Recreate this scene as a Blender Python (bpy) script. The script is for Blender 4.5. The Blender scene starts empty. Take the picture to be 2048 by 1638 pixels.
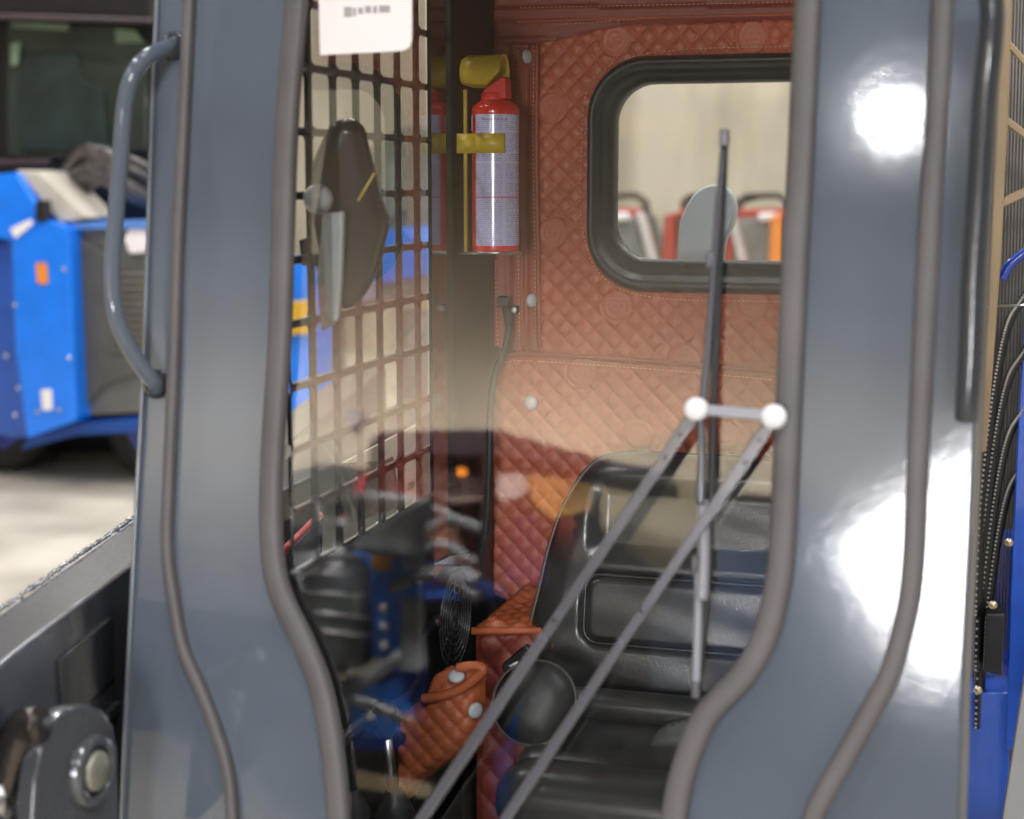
import bpy, bmesh, math, random
import numpy as np
from mathutils import Vector, Matrix
random.seed(7)
S = bpy.context.scene
# ------------------------------------------------------------------ camera
FPX, HX, HY = 3200.0, 1980.0, 360.0            # focal length in photo pixels, vanishing point of the cab's depth axis
YAW = math.atan((HX - 1024) / FPX); PITCH = math.atan((819 - HY) / FPX)
CAM = Vector((0, 0, 1.6))
fwd = Vector((-math.sin(YAW) * math.cos(PITCH), math.cos(YAW) * math.cos(PITCH), -math.sin(PITCH)))
rgt = Vector((math.cos(YAW), math.sin(YAW), 0)); upv = rgt.cross(fwd)
cd = bpy.data.cameras.new('camera'); cam = bpy.data.objects.new('camera', cd)
S.collection.objects.link(cam); S.camera = cam
cam.matrix_world = Matrix(((rgt.x, upv.x, -fwd.x, CAM.x), (rgt.y, upv.y, -fwd.y, CAM.y), (rgt.z, upv.z, -fwd.z, CAM.z), (0, 0, 0, 1)))
cd.sensor_width = 36; cd.lens = 36 * FPX / 2048; cd.clip_start = 0.05; cd.clip_end = 200
cd.dof.use_dof = True; cd.dof.focus_distance = 2.52; cd.dof.aperture_fstop = 3.0; cd.dof.aperture_blades = 9
# ------------------------------------------------------------------ world, colour
w = bpy.data.worlds.new('World'); S.world = w; w.use_nodes = True
w.node_tree.nodes['Background'].inputs[0].default_value = (0.9, 0.95, 1, 1)
w.node_tree.nodes['Background'].inputs[1].default_value = 0.5
S.view_settings.view_transform = 'Standard'; S.view_settings.look = 'None'
S.view_settings.exposure = 0.9; S.view_settings.gamma = 1
S.render.engine = 'CYCLES'; S.cycles.use_denoising = True
S.cycles.sample_clamp_indirect = 6; S.cycles.max_bounces = 10; S.cycles.transparent_max_bounces = 16
S.cycles.caustics_reflective = False; S.cycles.caustics_refractive = False
# ------------------------------------------------------------------ lamps of the hall, plus added fills
def lamp(name, kind, loc, aim, size, radiance, col=(1, 1, 1), sy=None):
    l = bpy.data.lights.new(name, 'AREA'); l.shape = kind; l.size = size
    if sy: l.size_y = sy
    area = math.pi * size * size / 4 if kind == 'DISK' else size * (sy or size)
    l.energy = radiance * area * math.pi; l.color = col
    o = bpy.data.objects.new(name, l); S.collection.objects.link(o); o.location = loc
    o.rotation_euler = (Vector(aim) - Vector(loc)).to_track_quat('-Z', 'Y').to_euler()
    return o
def ray(px, py):
    return (fwd + rgt * ((px - 1024) / FPX) + upv * ((819 - py) / FPX)).normalized()
TH = math.radians(8.6)
FN = Vector((0, -math.cos(TH), math.sin(TH)))   # normal of the leaning cab front
def hit(px, py, p0, n):
    d = ray(px, py); return CAM + d * ((Vector(p0) - CAM).dot(n) / d.dot(n))
def F(px, py, off=0.0): return hit(px, py, Vector((-.4, 1.75, 1.6)) + FN * off, FN)
def PY(px, py, Y): return hit(px, py, (0, Y, 0), Vector((0, 1, 0)))
def PX(px, py, X): return hit(px, py, (X, 0, 0), Vector((1, 0, 0)))
def PZ(px, py, Z): return hit(px, py, (0, 0, Z), Vector((0, 0, 1)))
def mirror_dir(px, py):
    d = ray(px, py); return F(px, py), d - FN * (2 * d.dot(FN))
def RF(px, py, Y):
    p, d = mirror_dir(px, py); return p + d * ((Y - p.y) / d.y)
def lamp_seen(name, px, py, dist, size, radiance, col=(1, 1, 1), kind='DISK', sy=None):
    p, d = mirror_dir(px, py); return lamp(name, kind, p + d * dist, p, size, radiance, col, sy)
for i in range(5):
    for j in range(6):
        x, y = -7 + i * 3.4, -7 + j * 3.7
        lamp('high_bay_lamp', 'DISK', (x, y, 7.2), (x, y, 0), .10 if j < 2 else .34, 60 if j < 1 else 290 if j < 2 else 190 if j < 3 else 230, (1, 1, 1))
lamp('fill_light', 'DISK', (1.2, -2.6, 4.6), (-.4, 2.2, 1.0), .9, 30, (1, 1, 1))  # added fill aimed into the cab from above, no known source
fl_ = lamp('fill_light', 'RECTANGLE', (-3.2, -2.4, 5.2), (-3.8, -5.6, 1.0), 2.4, 24, (1, .99, .98), 1.0); fl_.data.spread = math.radians(75)  # added fill to brighten the machines that the windscreen reflects
dl_ = lamp_seen('doorway_light', 1925, 1125, 6.5, .96, 34, (.97, .97, 1), 'RECTANGLE', .84)
dl_.rotation_euler = (dl_.rotation_euler.to_quaternion() @ Matrix.Rotation(math.radians(38), 3, 'Z').to_quaternion()).to_euler()
lamp_seen('spot_light', 1790, 232, 9.0, .21, 200, (.97, .97, 1))
# ------------------------------------------------------------------ materials
MATS = {}
def nodes(name):
    m = bpy.data.materials.new(name); m.use_nodes = True; nt = m.node_tree
    return m, nt, nt.nodes['Principled BSDF']
def mat(name, col, rough=.5, metal=0, spec=.5, var=.12, vs=8, bump=0, bs=60, coat=0, rvar=0.0, emit=0, stretch=None, wob=0):
    if name in MATS: return MATS[name]
    m, nt, b = nodes(name); N = nt.nodes; L = nt.links
    tc = N.new('ShaderNodeTexCoord'); mp = N.new('ShaderNodeMapping'); L.new(tc.outputs['Object'], mp.inputs[0])
    if stretch: mp.inputs['Scale'].default_value = stretch
    nz = N.new('ShaderNodeTexNoise'); nz.inputs['Scale'].default_value = vs; nz.inputs['Detail'].default_value = 6
    L.new(mp.outputs[0], nz.inputs['Vector'])
    mr = N.new('ShaderNodeMapRange'); mr.inputs[1].default_value = .3; mr.inputs[2].default_value = .7
    mr.inputs[3].default_value = 1 - var; mr.inputs[4].default_value = 1 + var; L.new(nz.outputs[0], mr.inputs[0])
    vm = N.new('ShaderNodeVectorMath'); vm.operation = 'SCALE'; vm.inputs[0].default_value = col; L.new(mr.outputs[0], vm.inputs['Scale'])
    L.new(vm.outputs[0], b.inputs['Base Color'])
    b.inputs['Roughness'].default_value = rough; b.inputs['Metallic'].default_value = metal
    b.inputs['Specular IOR Level'].default_value = spec; b.inputs['Coat Weight'].default_value = coat
    b.inputs['Coat Roughness'].default_value = .045
    if rvar:
        m2 = N.new('ShaderNodeMapRange'); m2.inputs[1].default_value = .3; m2.inputs[2].default_value = .7
        m2.inputs[3].default_value = rough - rvar; m2.inputs[4].default_value = rough + rvar
        L.new(nz.outputs[0], m2.inputs[0]); L.new(m2.outputs[0], b.inputs['Roughness'])
    if bump:
        n2 = N.new('ShaderNodeTexNoise'); n2.inputs['Scale'].default_value = bs; n2.inputs['Detail'].default_value = 3
        L.new(tc.outputs['Object'], n2.inputs['Vector'])
        bp = N.new('ShaderNodeBump'); bp.inputs['Strength'].default_value = bump; bp.inputs['Distance'].default_value = .002
        L.new(n2.outputs[0], bp.inputs['Height'])
        if wob:
            n3 = N.new('ShaderNodeTexNoise'); n3.inputs['Scale'].default_value = 13; n3.inputs['Detail'].default_value = 5; n3.inputs['Roughness'].default_value = .55
            L.new(tc.outputs['Object'], n3.inputs['Vector']); b3 = N.new('ShaderNodeBump'); b3.inputs['Strength'].default_value = 1
            b3.inputs['Distance'].default_value = wob; L.new(n3.outputs[0], b3.inputs['Height']); L.new(b3.outputs[0], bp.inputs['Normal'])
        L.new(bp.outputs[0], b.inputs['Normal']); L.new(bp.outputs[0], b.inputs['Coat Normal'])
    if emit:
        b.inputs['Emission Color'].default_value = (*col, 1); b.inputs['Emission Strength'].default_value = emit
    MATS[name] = m; return m
def glass(name, k=2.2, tint=(.93, .95, .94), rough=0.0):
    m, nt, b = nodes(name); N = nt.nodes; L = nt.links; N.remove(b)
    t = N.new('ShaderNodeBsdfTransparent'); t.inputs[0].default_value = (*tint, 1)
    g = N.new('ShaderNodeBsdfGlossy'); g.inputs['Roughness'].default_value = rough
    f = N.new('ShaderNodeFresnel'); gm = N.new('ShaderNodeNewGeometry'); ir = N.new('ShaderNodeMapRange')
    ir.inputs[3].default_value = 1.5; ir.inputs[4].default_value = 1 / 1.5; L.new(gm.outputs['Backfacing'], ir.inputs[0]); L.new(ir.outputs[0], f.inputs[0])
    mm = N.new('ShaderNodeMath'); mm.operation = 'MULTIPLY'; mm.use_clamp = True; mm.inputs[1].default_value = k
    x = N.new('ShaderNodeMixShader'); L.new(f.outputs[0], mm.inputs[0]); L.new(mm.outputs[0], x.inputs[0])
    L.new(t.outputs[0], x.inputs[1]); L.new(g.outputs[0], x.inputs[2]); L.new(x.outputs[0], N['Material Output'].inputs[0])
    MATS[name] = m; return m
PAINT = mat('slate_paint', (.105, .126, .160), .34, var=.2, vs=2.2, bump=.012, bs=320, wob=.00026, coat=1, rvar=.05, spec=.0); PAINT.node_tree.nodes['Principled BSDF'].inputs['Coat Roughness'].default_value = .085
PAINTD = mat('dark_slate_paint', (.030, .034, .042), .25, var=.15, vs=5, bump=.14, bs=70, coat=.4, rvar=.06)
RUBBER = mat('grey_rubber', (.098, .090, .092), .5, var=.10, vs=14, bump=.1, bs=200)
BRUB = mat('black_rubber', (.020, .021, .024), .42, var=.15, vs=20, bump=.15, bs=250)
BLACK = mat('black_steel', (.012, .012, .013), .35, var=.2, bump=.1)
BROWNB = mat('grille_paint', (.030, .023, .022), .30, var=.15, coat=1)
VINYL = mat('black_vinyl', (.034, .035, .035), .30, var=.15, vs=12, bump=.14, bs=420, coat=.6)
PLAST = mat('black_plastic', (.012, .012, .012), .42, var=.2, bump=.2, bs=300)
def leather(name, col):
    m = mat(name, col, .44, var=.16, vs=5, bump=.5, bs=330, rvar=.06); return m
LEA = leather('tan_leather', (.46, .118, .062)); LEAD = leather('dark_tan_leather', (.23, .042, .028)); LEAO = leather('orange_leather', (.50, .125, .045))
THREAD = mat('thread', (.80, .50, .30), .7); BUTTON = mat('grey_button', (.55, .58, .60), .4, var=.03)
METAL = mat('zinc', (.55, .55, .56), .28, metal=1); PINHI = mat('pin_highlight', (.74, .74, .77), .4, var=.03)  # pivot pin base colour near-white to carry its highlight
SILV = mat('wiper_paint', (.085, .085, .105), .26, var=.1, coat=.8, metal=.3); SILVL = mat('link_paint', (.26, .26, .30), .35, var=.05)
YEL = mat('yellow_plastic', (.56, .40, .022), .38, var=.10, vs=30, bump=.15, bs=300); RED = mat('red_enamel', (.62, .022, .016), .22, var=.05, coat=.6)
REDC = mat('red_cap', (.72, .030, .022), .42, var=.05)
GREYP = mat('grey_plastic', (.36, .38, .40), .38, var=.05, coat=.3); PALE = mat('pale_enamel', (.42, .44, .46), .45, var=.03)
BLUE = mat('blue_paint', (.003, .20, .92), .28, var=.08, coat=.5); BLUED = mat('deep_blue_paint', (.008, .045, .36), .25, var=.15, coat=.5)
HOOD = mat('grey_hood', (.13, .125, .12), .42, var=.1); CREAM = mat('cream_strip', (.55, .50, .42), .5)
AMBER = mat('amber_lens', (.85, .27, .02), .3); WHITE = mat('white_sticker', (.88, .84, .85), .4, var=.02); GREYT = mat('grey_print', (.36, .34, .35), .6)
INKK = mat('black_print', (.02, .02, .02), .6); TYRE = mat('tyre', (.018, .018, .018), .7, bump=.4)
SAND = mat('sand_paint', (.34, .24, .13), .4, var=.1); REDM = mat('red_machine', (.42, .05, .035), .4, var=.15); ORM = mat('orange_machine', (.85, .26, .04), .4)
GREYM = mat('grey_machine', (.20, .20, .195), .5, var=.2); PINK = mat('pale_machine', (.60, .55, .54), .5, var=.1)
GLASS = glass('windscreen_glass', 3.0, (.96, .97, .96)); SGLASS = glass('side_glass', 2.4, (.95, .96, .95)); DGLASS = glass('dark_glass', 1.6, (.35, .42, .38))
# ------------------------------------------------------------------ mesh helpers
def new(name, verts, faces, m, parent=None, smooth=True, mats=None):
    me = bpy.data.meshes.new(name); me.from_pydata([tuple(v) for v in verts], [], faces); me.validate()
    o = bpy.data.objects.new(name, me); S.collection.objects.link(o)
    me.materials.append(m)
    for q in (mats or []): me.materials.append(q)
    bm = bmesh.new(); bm.from_mesh(me); bmesh.ops.recalc_face_normals(bm, faces=bm.faces); bm.to_mesh(me); bm.free()
    if smooth: me.shade_smooth()
    if parent is not None:
        o.parent = parent; o.matrix_parent_inverse = Matrix.Translation(-wloc(parent))
    return o
def wloc(p):
    v = Vector((0, 0, 0))
    while p is not None:
        v = v + Vector(p.location); 
        if p.parent is not None: v = v - (p.matrix_parent_inverse.translation * -1) if False else v
        break
    return v
class MB:
    def __init__(s): s.v = []; s.f = []
    def add(s, v, f):
        k = len(s.v); s.v += [Vector(q) for q in v]; s.f += [[i + k for i in q] for q in f]; return s
    def build(s, name, m, parent=None, smooth=True, bevel=0, seg=2, sub=0):
        o = new(name, s.v, s.f, m, parent, smooth)
        if bevel:
            b = o.modifiers.new('bevel', 'BEVEL'); b.width = bevel; b.segments = seg; b.limit_method = 'ANGLE'; b.angle_limit = math.radians(35)
            b.harden_normals = True
        if sub:
            b = o.modifiers.new('sub', 'SUBSURF'); b.levels = b.render_levels = sub
        return o
    def box(s, c, d, ax=None):
        c = Vector(c); ax = ax or (Vector((1, 0, 0)), Vector((0, 1, 0)), Vector((0, 0, 1)))
        v = [c + ax[0] * (d[0] / 2 * i) + ax[1] * (d[1] / 2 * j) + ax[2] * (d[2] / 2 * k) for i in (-1, 1) for j in (-1, 1) for k in (-1, 1)]
        return s.add(v, [[0, 1, 3, 2], [4, 6, 7, 5], [0, 4, 5, 1], [2, 3, 7, 6], [0, 2, 6, 4], [1, 5, 7, 3]])
    def slab(s, pts, off):
        pts = [Vector(p) for p in pts]; n = len(pts); off = Vector(off)
        return s.add(pts + [p + off for p in pts], [list(range(n)), list(range(2 * n - 1, n - 1, -1))] + [[i, (i + 1) % n, n + (i + 1) % n, n + i] for i in range(n)])
    def tube(s, pts, r, n=12, closed=False, flat=None, up=None):
        """round tube through pts; flat=(a,b) gives half sizes of an oval section along up / sideways"""
        pts = [Vector(p) for p in pts]; m = len(pts); rs = r if isinstance(r, (list, tuple)) else [r] * m
        V = []; prev = None
        for i, p in enumerate(pts):
            if closed: t = pts[(i + 1) % m] - pts[i - 1]
            else: t = pts[min(i + 1, m - 1)] - pts[max(i - 1, 0)]
            t.normalize()
            if up is not None: a = Vector(up) - t * t.dot(Vector(up))
            elif prev is None: a = t.cross(Vector((0, 0, 1)) if abs(t.z) < .9 else Vector((1, 0, 0)))
            else: a = prev - t * t.dot(prev)
            a.normalize(); prev = a; b = t.cross(a)
            for k in range(n):
                q = 2 * math.pi * k / n; ca, sa = math.cos(q), math.sin(q)
                if flat:
                    e = .6; ca2 = math.copysign(abs(ca) ** e, ca); sa2 = math.copysign(abs(sa) ** e, sa)
                    V.append(p + a * (flat[0] * ca2) + b * (flat[1] * sa2))
                else: V.append(p + a * (rs[i] * ca) + b * (rs[i] * sa))
        Fc = []
        for i in range(m if closed else m - 1):
            j = (i + 1) % m
            for k in range(n): Fc.append([i * n + k, i * n + (k + 1) % n, j * n + (k + 1) % n, j * n + k])
        if not closed: Fc += [list(range(n))[::-1], [(m - 1) * n + k for k in range(n)]]
        return s.add(V, Fc)
    def lathe(s, prof, c, ax=(0, 0, 1), n=40, a0=0, a1=None, ref=None):
        """prof: list of (radius, height) round axis ax through c"""
        ax = Vector(ax).normalized(); u = Vector(ref) if ref else (Vector((1, 0, 0)) if abs(ax.x) < .9 else Vector((0, 1, 0)))
        u = (u - ax * u.dot(ax)).normalized(); v = ax.cross(u); c = Vector(c); full = a1 is None
        a1 = 2 * math.pi if full else a1; nn = n if full else n + 1; V = []
        for r, h in prof:
            for k in range(nn):
                q = a0 + (a1 - a0) * k / n; V.append(c + ax * h + (u * math.cos(q) + v * math.sin(q)) * max(r, 1e-5))
        Fc = []
        for i in range(len(prof) - 1):
            for k in range(n): Fc.append([i * nn + k, i * nn + (k + 1) % nn, (i + 1) * nn + (k + 1) % nn, (i + 1) * nn + k])
        return s.add(V, Fc)
def spline(pts, n=8, closed=False):
    pts = [Vector(p) for p in pts]; m = len(pts); out = []
    for i in range(m if closed else m - 1):
        g = (lambda k: pts[k % m]) if closed else (lambda k: pts[max(0, min(m - 1, k))])
        p0, p1, p2, p3 = g(i - 1), g(i), g(i + 1), g(i + 2)
        for k in range(n):
            t = k / n; out.append(.5 * ((2 * p1) + (p2 - p0) * t + (2 * p0 - 5 * p1 + 4 * p2 - p3) * t * t + (3 * p1 - p0 - 3 * p2 + p3) * t ** 3))
    if not closed: out.append(pts[-1])
    return out
def interp(tab, y):
    """smooth monotone-parameter curve x(y) from a list of (y, x)"""
    n = len(tab); i = 0
    while i < n - 2 and y > tab[i + 1][0]: i += 1
    def sl(k):
        a = tab[max(k - 1, 0)]; b = tab[min(k + 1, n - 1)]; return (b[1] - a[1]) / (b[0] - a[0])
    (y0, x0), (y1, x1) = tab[i], tab[i + 1]; h = y1 - y0; t = (y - y0) / h
    return (2 * t**3 - 3 * t**2 + 1) * x0 + (t**3 - 2 * t**2 + t) * h * sl(i) + (-2 * t**3 + 3 * t**2) * x1 + (t**3 - t**2) * h * sl(i + 1)
def rrect(x0, y0, x1, y1, r, n=10):
    out = []
    for cx, cy, a in ((x1 - r, y0 + r, -90), (x1 - r, y1 - r, 0), (x0 + r, y1 - r, 90), (x0 + r, y0 + r, 180)):
        for k in range(n + 1):
            q = math.radians(a + 90 * k / n); out.append((cx + r * math.cos(q), cy + r * math.sin(q)))
    return out
def sd(P, poly):
    """signed distance (inside positive) and nearest boundary point"""
    P = np.asarray(P, float); A = np.asarray(poly, float); B = np.roll(A, -1, 0)
    best = np.full(len(P), 1e9); near = P.copy(); ins = np.zeros(len(P), bool)
    for a, b in zip(A, B):
        ab = b - a; l2 = max((ab ** 2).sum(), 1e-12); t = np.clip(((P - a) @ ab) / l2, 0, 1); q = a + t[:, None] * ab
        d = np.hypot(*(P - q).T); mk = d < best; best[mk] = d[mk]; near[mk] = q[mk]
        c = ((a[1] > P[:, 1]) != (b[1] > P[:, 1])); 
        with np.errstate(divide='ignore', invalid='ignore'):
            xi = (b[0] - a[0]) * (P[:, 1] - a[1]) / (b[1] - a[1]) + a[0]
        ins ^= c & (P[:, 0] < xi)
    return np.where(ins, best, -best), near
def sheet(name, poly, O, U, V, N, cell, hf, m, parent, hole=None):
    """height-field skin over a polygon (u,v metres), clean edges, relief hf(u, v, d)"""
    poly = np.array(poly); u0, v0 = poly.min(0) - cell; u1, v1 = poly.max(0) + cell
    nu = int((u1 - u0) / cell) + 2; nv = int((v1 - v0) / cell) + 2
    gu, gv = np.meshgrid(u0 + np.arange(nu) * cell, v0 + np.arange(nv) * cell, indexing='ij')
    P = np.c_[gu.ravel(), gv.ravel()]; d, near = sd(P, poly); keep = d > -cell * .35
    if hole is not None:
        dh, nh = sd(P, hole); keep &= dh < cell * .35; s2 = dh > 0
        P = np.where((s2 & keep)[:, None], nh, P)
    s1 = (d < 0) & keep; P = np.where(s1[:, None], near, P); d = np.maximum(d, 0)
    h = hf(P[:, 0], P[:, 1], d); idx = -np.ones(len(P), int); idx[keep] = np.arange(keep.sum())
    K = idx.reshape(nu, nv); a, b, c, e = K[:-1, :-1].ravel(), K[1:, :-1].ravel(), K[1:, 1:].ravel(), K[:-1, 1:].ravel()
    ok = (a >= 0) & (b >= 0) & (c >= 0) & (e >= 0); Fc = np.c_[a, b, c, e][ok]
    # triangles at the corners so the outline stays smooth
    tri = []
    for q in (np.c_[a, b, c, e]):
        g = q[q >= 0]
        if len(g) == 3: tri.append(g.tolist())
    O, U, V, N = (np.array(x, float) for x in (O, U, V, N))
    W = (O + P[:, :1] * U + P[:, 1:] * V + h[:, None] * N)[keep]
    return new(name, W.tolist(), Fc.tolist() + tri, m, parent)
def empty(name, loc, **kw):
    o = bpy.data.objects.new(name, None); S.collection.objects.link(o); o.location = loc; o.empty_display_size = .2
    for k, v in kw.items(): o[k] = v
    return o
def uv(p, O, U, V): p = Vector(p) - Vector(O); return (p.dot(Vector(U)), p.dot(Vector(V)))
# ================================================================== the hall
WALLM, nt, b = nodes('hall_wall'); N = nt.nodes; L = nt.links
tc = N.new('ShaderNodeTexCoord'); mp = N.new('ShaderNodeMapping'); mp.inputs['Scale'].default_value = (1.6, 1, .45); L.new(tc.outputs['Object'], mp.inputs[0])
nz = N.new('ShaderNodeTexNoise'); nz.inputs['Scale'].default_value = .9; nz.inputs['Detail'].default_value = 5; L.new(mp.outputs[0], nz.inputs['Vector'])
cr = N.new('ShaderNodeValToRGB'); cr.color_ramp.elements[0].position = .42; cr.color_ramp.elements[0].color = (.37, .325, .245, 1)
cr.color_ramp.elements[1].position = .60; cr.color_ramp.elements[1].color = (.61, .54, .43, 1); L.new(nz.outputs[0], cr.inputs[0])
L.new(cr.outputs[0], b.inputs['Base Color']); b.inputs['Roughness'].default_value = .8
FLOORM, nt, b = nodes('concrete'); N = nt.nodes; L = nt.links
tc = N.new('ShaderNodeTexCoord'); nz = N.new('ShaderNodeTexNoise'); nz.inputs['Scale'].default_value = 1.6; nz.inputs['Detail'].default_value = 8
L.new(tc.outputs['Object'], nz.inputs['Vector']); cr = N.new('ShaderNodeValToRGB')
cr.color_ramp.elements[0].position = .33; cr.color_ramp.elements[0].color = (.37, .33, .26, 1); cr.color_ramp.elements[1].position = .66; cr.color_ramp.elements[1].color = (.62, .56, .46, 1)
L.new(nz.outputs[0], cr.inputs[0]); L.new(cr.outputs[0], b.inputs['Base Color']); b.inputs['Roughness'].default_value = .55
ROOFM = mat('dark_roof', (.02, .02, .022), .8)
def struct(name, mb, m):
    o = mb.build(name, m, smooth=False); o['kind'] = 'structure'; return o
struct('floor', MB().box((0, 2, -.05), (30, 32, .1)), FLOORM)
struct('back_wall', MB().box((0, 14.15, 3.9), (30, .3, 7.8)), WALLM)
struct('left_wall', MB().box((-13.15, 2, 3.9), (.3, 24.0, 7.8)), WALLM)
struct('right_wall', MB().box((11.15, 2, 3.9), (.3, 24.0, 7.8)), WALLM)
struct('front_wall', MB().box((0, -10.15, 3.9), (30, .3, 7.8)), mat('brown_wall', (.27, .235, .18), .85, var=.12, vs=.8))
struct('ceiling', MB().box((0, 2, 7.95), (30, 32, .1)), ROOFM)
lamp('wall_fill', 'RECTANGLE', (-5, -9.0, 2.8), (-5, -10, 2.8), 9.0, 34, (1, .95, .86), .4)  # added fill on the front wall; its reflection veils the windscreen
# ================================================================== the loader
LD = empty('skid_steer_loader', (-.4, 2.1, 0), label='grey skid steer loader cab with glass front door, wiper and quilted tan lining', category='loader')
def part(name, mb, m, parent=None, **k):
    return mb.build(name, m, LD if parent is None else parent, **k)
def sub_empty(name, parent=None):
    o = bpy.data.objects.new(name, None); S.collection.objects.link(o); o.parent = parent or LD; o.empty_display_size = .05
    return o     # sits on the loader's origin
_w = wloc
def wloc(p):
    v = Vector((0, 0, 0)); 
    while p is not None: v = v + Vector(p.location) + (p.matrix_parent_inverse.translation if p.parent else Vector((0, 0, 0))); p = p.parent
    return v
# ---- front curves (photo pixels, y -> x)
OL = [(-260, 392), (0, 380), (340, 364), (480, 357), (700, 350), (950, 340), (1097, 336), (1202, 349), (1299, 368), (1370, 399), (1454, 432), (1538, 456), (1638, 466), (1950, 468)]
IL = [(-260, 610), (0, 594), (234, 575), (480, 566), (673, 560), (960, 543), (1118, 546), (1196, 565), (1281, 606), (1366, 639), (1451, 658), (1537, 670), (1638, 678), (1950, 682)]
IR = [(-260, 1628), (0, 1616), (342, 1600), (500, 1591), (773, 1579), (1060, 1566), (1156, 1558), (1273, 1530), (1350, 1487), (1422, 1418), (1490, 1385), (1558, 1363), (1638, 1349), (1950, 1340)]
OR = [(-260, 1895), (0, 1885), (240, 1873), (376, 1863), (560, 1854), (773, 1843), (1000, 1832), (1100, 1828), (1195, 1819), (1273, 1802), (1350, 1779), (1428, 1738), (1506, 1695), (1584, 1650), (1638, 1625), (1950, 1560)]
EL = [(-260, 318), (0, 309), (150, 302), (480, 291), (760, 281), (1000, 268), (1165, 260), (1400, 248), (1638, 238), (1950, 225)]
ER = [(-260, 2012), (0, 2000), (342, 1988), (560, 1979), (842, 1966), (1060, 1957), (1311, 1944), (1638, 1933), (1950, 1922)]
YS = [-250 + i * 22 for i in range(99)]
def loft(A, B, off, thick, da=0, db=0, offb=None):
    """plate between two front curves, with real thickness"""
    V = []; n = len(YS); offb = off if offb is None else offb
    for y in YS:
        a, b = interp(A, y) + da, interp(B, y) + db
        V += [F(a, y, off), F(b, y, offb), F(b, y, offb) - FN * thick, F(a, y, off) - FN * thick]
    f = []
    for i in range(n - 1):
        for k in range(4): f.append([4 * i + k, 4 * i + (k + 1) % 4, 4 * i + 4 + (k + 1) % 4, 4 * i + 4 + k])
    f += [[0, 1, 2, 3], [4 * n - 4 + k for k in (3, 2, 1, 0)]]
    return MB().add(V, f)
DOOR = sub_empty('front_door')
part('door_frame', loft(OL, IL, 0, .03, 4, -4), PAINT, DOOR, bevel=.004, seg=3)
part('door_frame', loft(IR, OR, 0, .03, 4, -4), PAINT, DOOR, bevel=.004, seg=3)
def strip(A, off, hw, hd):
    return MB().tube([F(interp(A, y), y, off) for y in YS], 0, n=16, flat=(hd, hw), up=FN)
for A, hw, off, hd in ((IL, .0135, .006, .010), (IR, .0145, .006, .010)):
    part('window_gasket', strip(A, off, hw, hd), RUBBER, DOOR)
for A, hw, off in ((OL, .0075, .004), (OR, .0115, .004)):
    part('door_seal', strip(A, off, hw, .009), RUBBER, DOOR)
# windscreen pane
V = [];
for y in YS: V += [F(interp(IL, y) + 4, y, -.006), F(interp(IR, y) - 4, y, -.006)]
pane = new('window_glass', V, [[2 * i, 2 * i + 1, 2 * i + 3, 2 * i + 2] for i in range(len(YS) - 1)], GLASS, DOOR, smooth=False)
# top and bottom rails of door (just outside the picture)
part('door_frame', MB().slab([F(394, -251), F(1893, -251), F(1893, -330), F(394, -330)], FN * -.03), PAINT, DOOR)
part('door_frame', MB().slab([F(470, 1902), F(1560, 1902), F(1560, 2050), F(470, 2050)], FN * -.03), PAINT, DOOR)
# sticker on the inside of the glass
stk = [(636, -60), (812, -60)] + [(824, -50), (824, 78), (820, 92), (812, 99), (800, 102)] + [(640, 110)]
st = part('window_sticker', MB().slab([F(x, y, -.0045) for x, y in stk], FN * -.0006), WHITE, DOOR, smooth=False)
gp = MB()
for x0, x1, y0, y1 in ((688, 704, 14, 34), (706, 712, 16, 32), (730, 742, 12, 26), (746, 754, 12, 26), (758, 780, 11, 25), (716, 726, 15, 28)):
    gp.slab([F(x, y, -.0040) for x, y in ((x0, y0), (x1, y0), (x1, y1), (x0, y1))], FN * -.0003)
part('sticker_print', gp, GREYT, DOOR, smooth=False)
# ---- front pillars
part('front_pillar', loft(EL, OL, -.006, .075, 0, -7), PAINT, bevel=.004, seg=3)
part('front_pillar', loft(OR, ER, -.006, .075, 9, -16), PAINT, bevel=.003, seg=3)
part('pillar_trim', loft(ER, ER, -.006, .06, -15, 0, -.03), mat('trim_grey', (.13, .125, .12), .5), bevel=.003)
part('pillar_edge_highlight', loft(EL, EL, .002, .03, -1, 7), mat('highlight_pale', (.15, .17, .20), .3, coat=.6), bevel=.002)  # added pale strip, the pillar's edge highlight put into its colour
# hidden weld collar + grab handles
def handle(px, offs, r, m=PAINT):
    pts = spline([F(x, y, o) for (x, y), o in zip(px, offs)], 10)
    return MB().tube(pts, r, n=20)
h1 = part('grab_handle', handle([(349, 88), (332, 96), (296, 114), (266, 150), (250, 210), (241, 320), (232, 430), (224, 545), (232, 630), (262, 700), (302, 758), (318, 778)],
     [-.004, .018, .045, .06, .065, .066, .066, .066, .062, .045, .018, -.004], .0098), PAINT)
for (x, y) in ((347, 92), (312, 768)):
    part('weld_collar', MB().lathe([(.018, 0), (.0165, .004), (.013, .0085), (.0098, .011)], F(x, y, -.002), FN, 24), PAINTD, h1)
h2 = part('grab_handle', handle([(1972, -60), (1984, 10), (1982, 80), (1970, 200), (1958, 400), (1947, 560), (1942, 700), (1936, 800), (1934, 838)],
     [.07, .07, .068, .06, .055, .05, .045, .04, .034], .0125), PAINTD)
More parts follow.
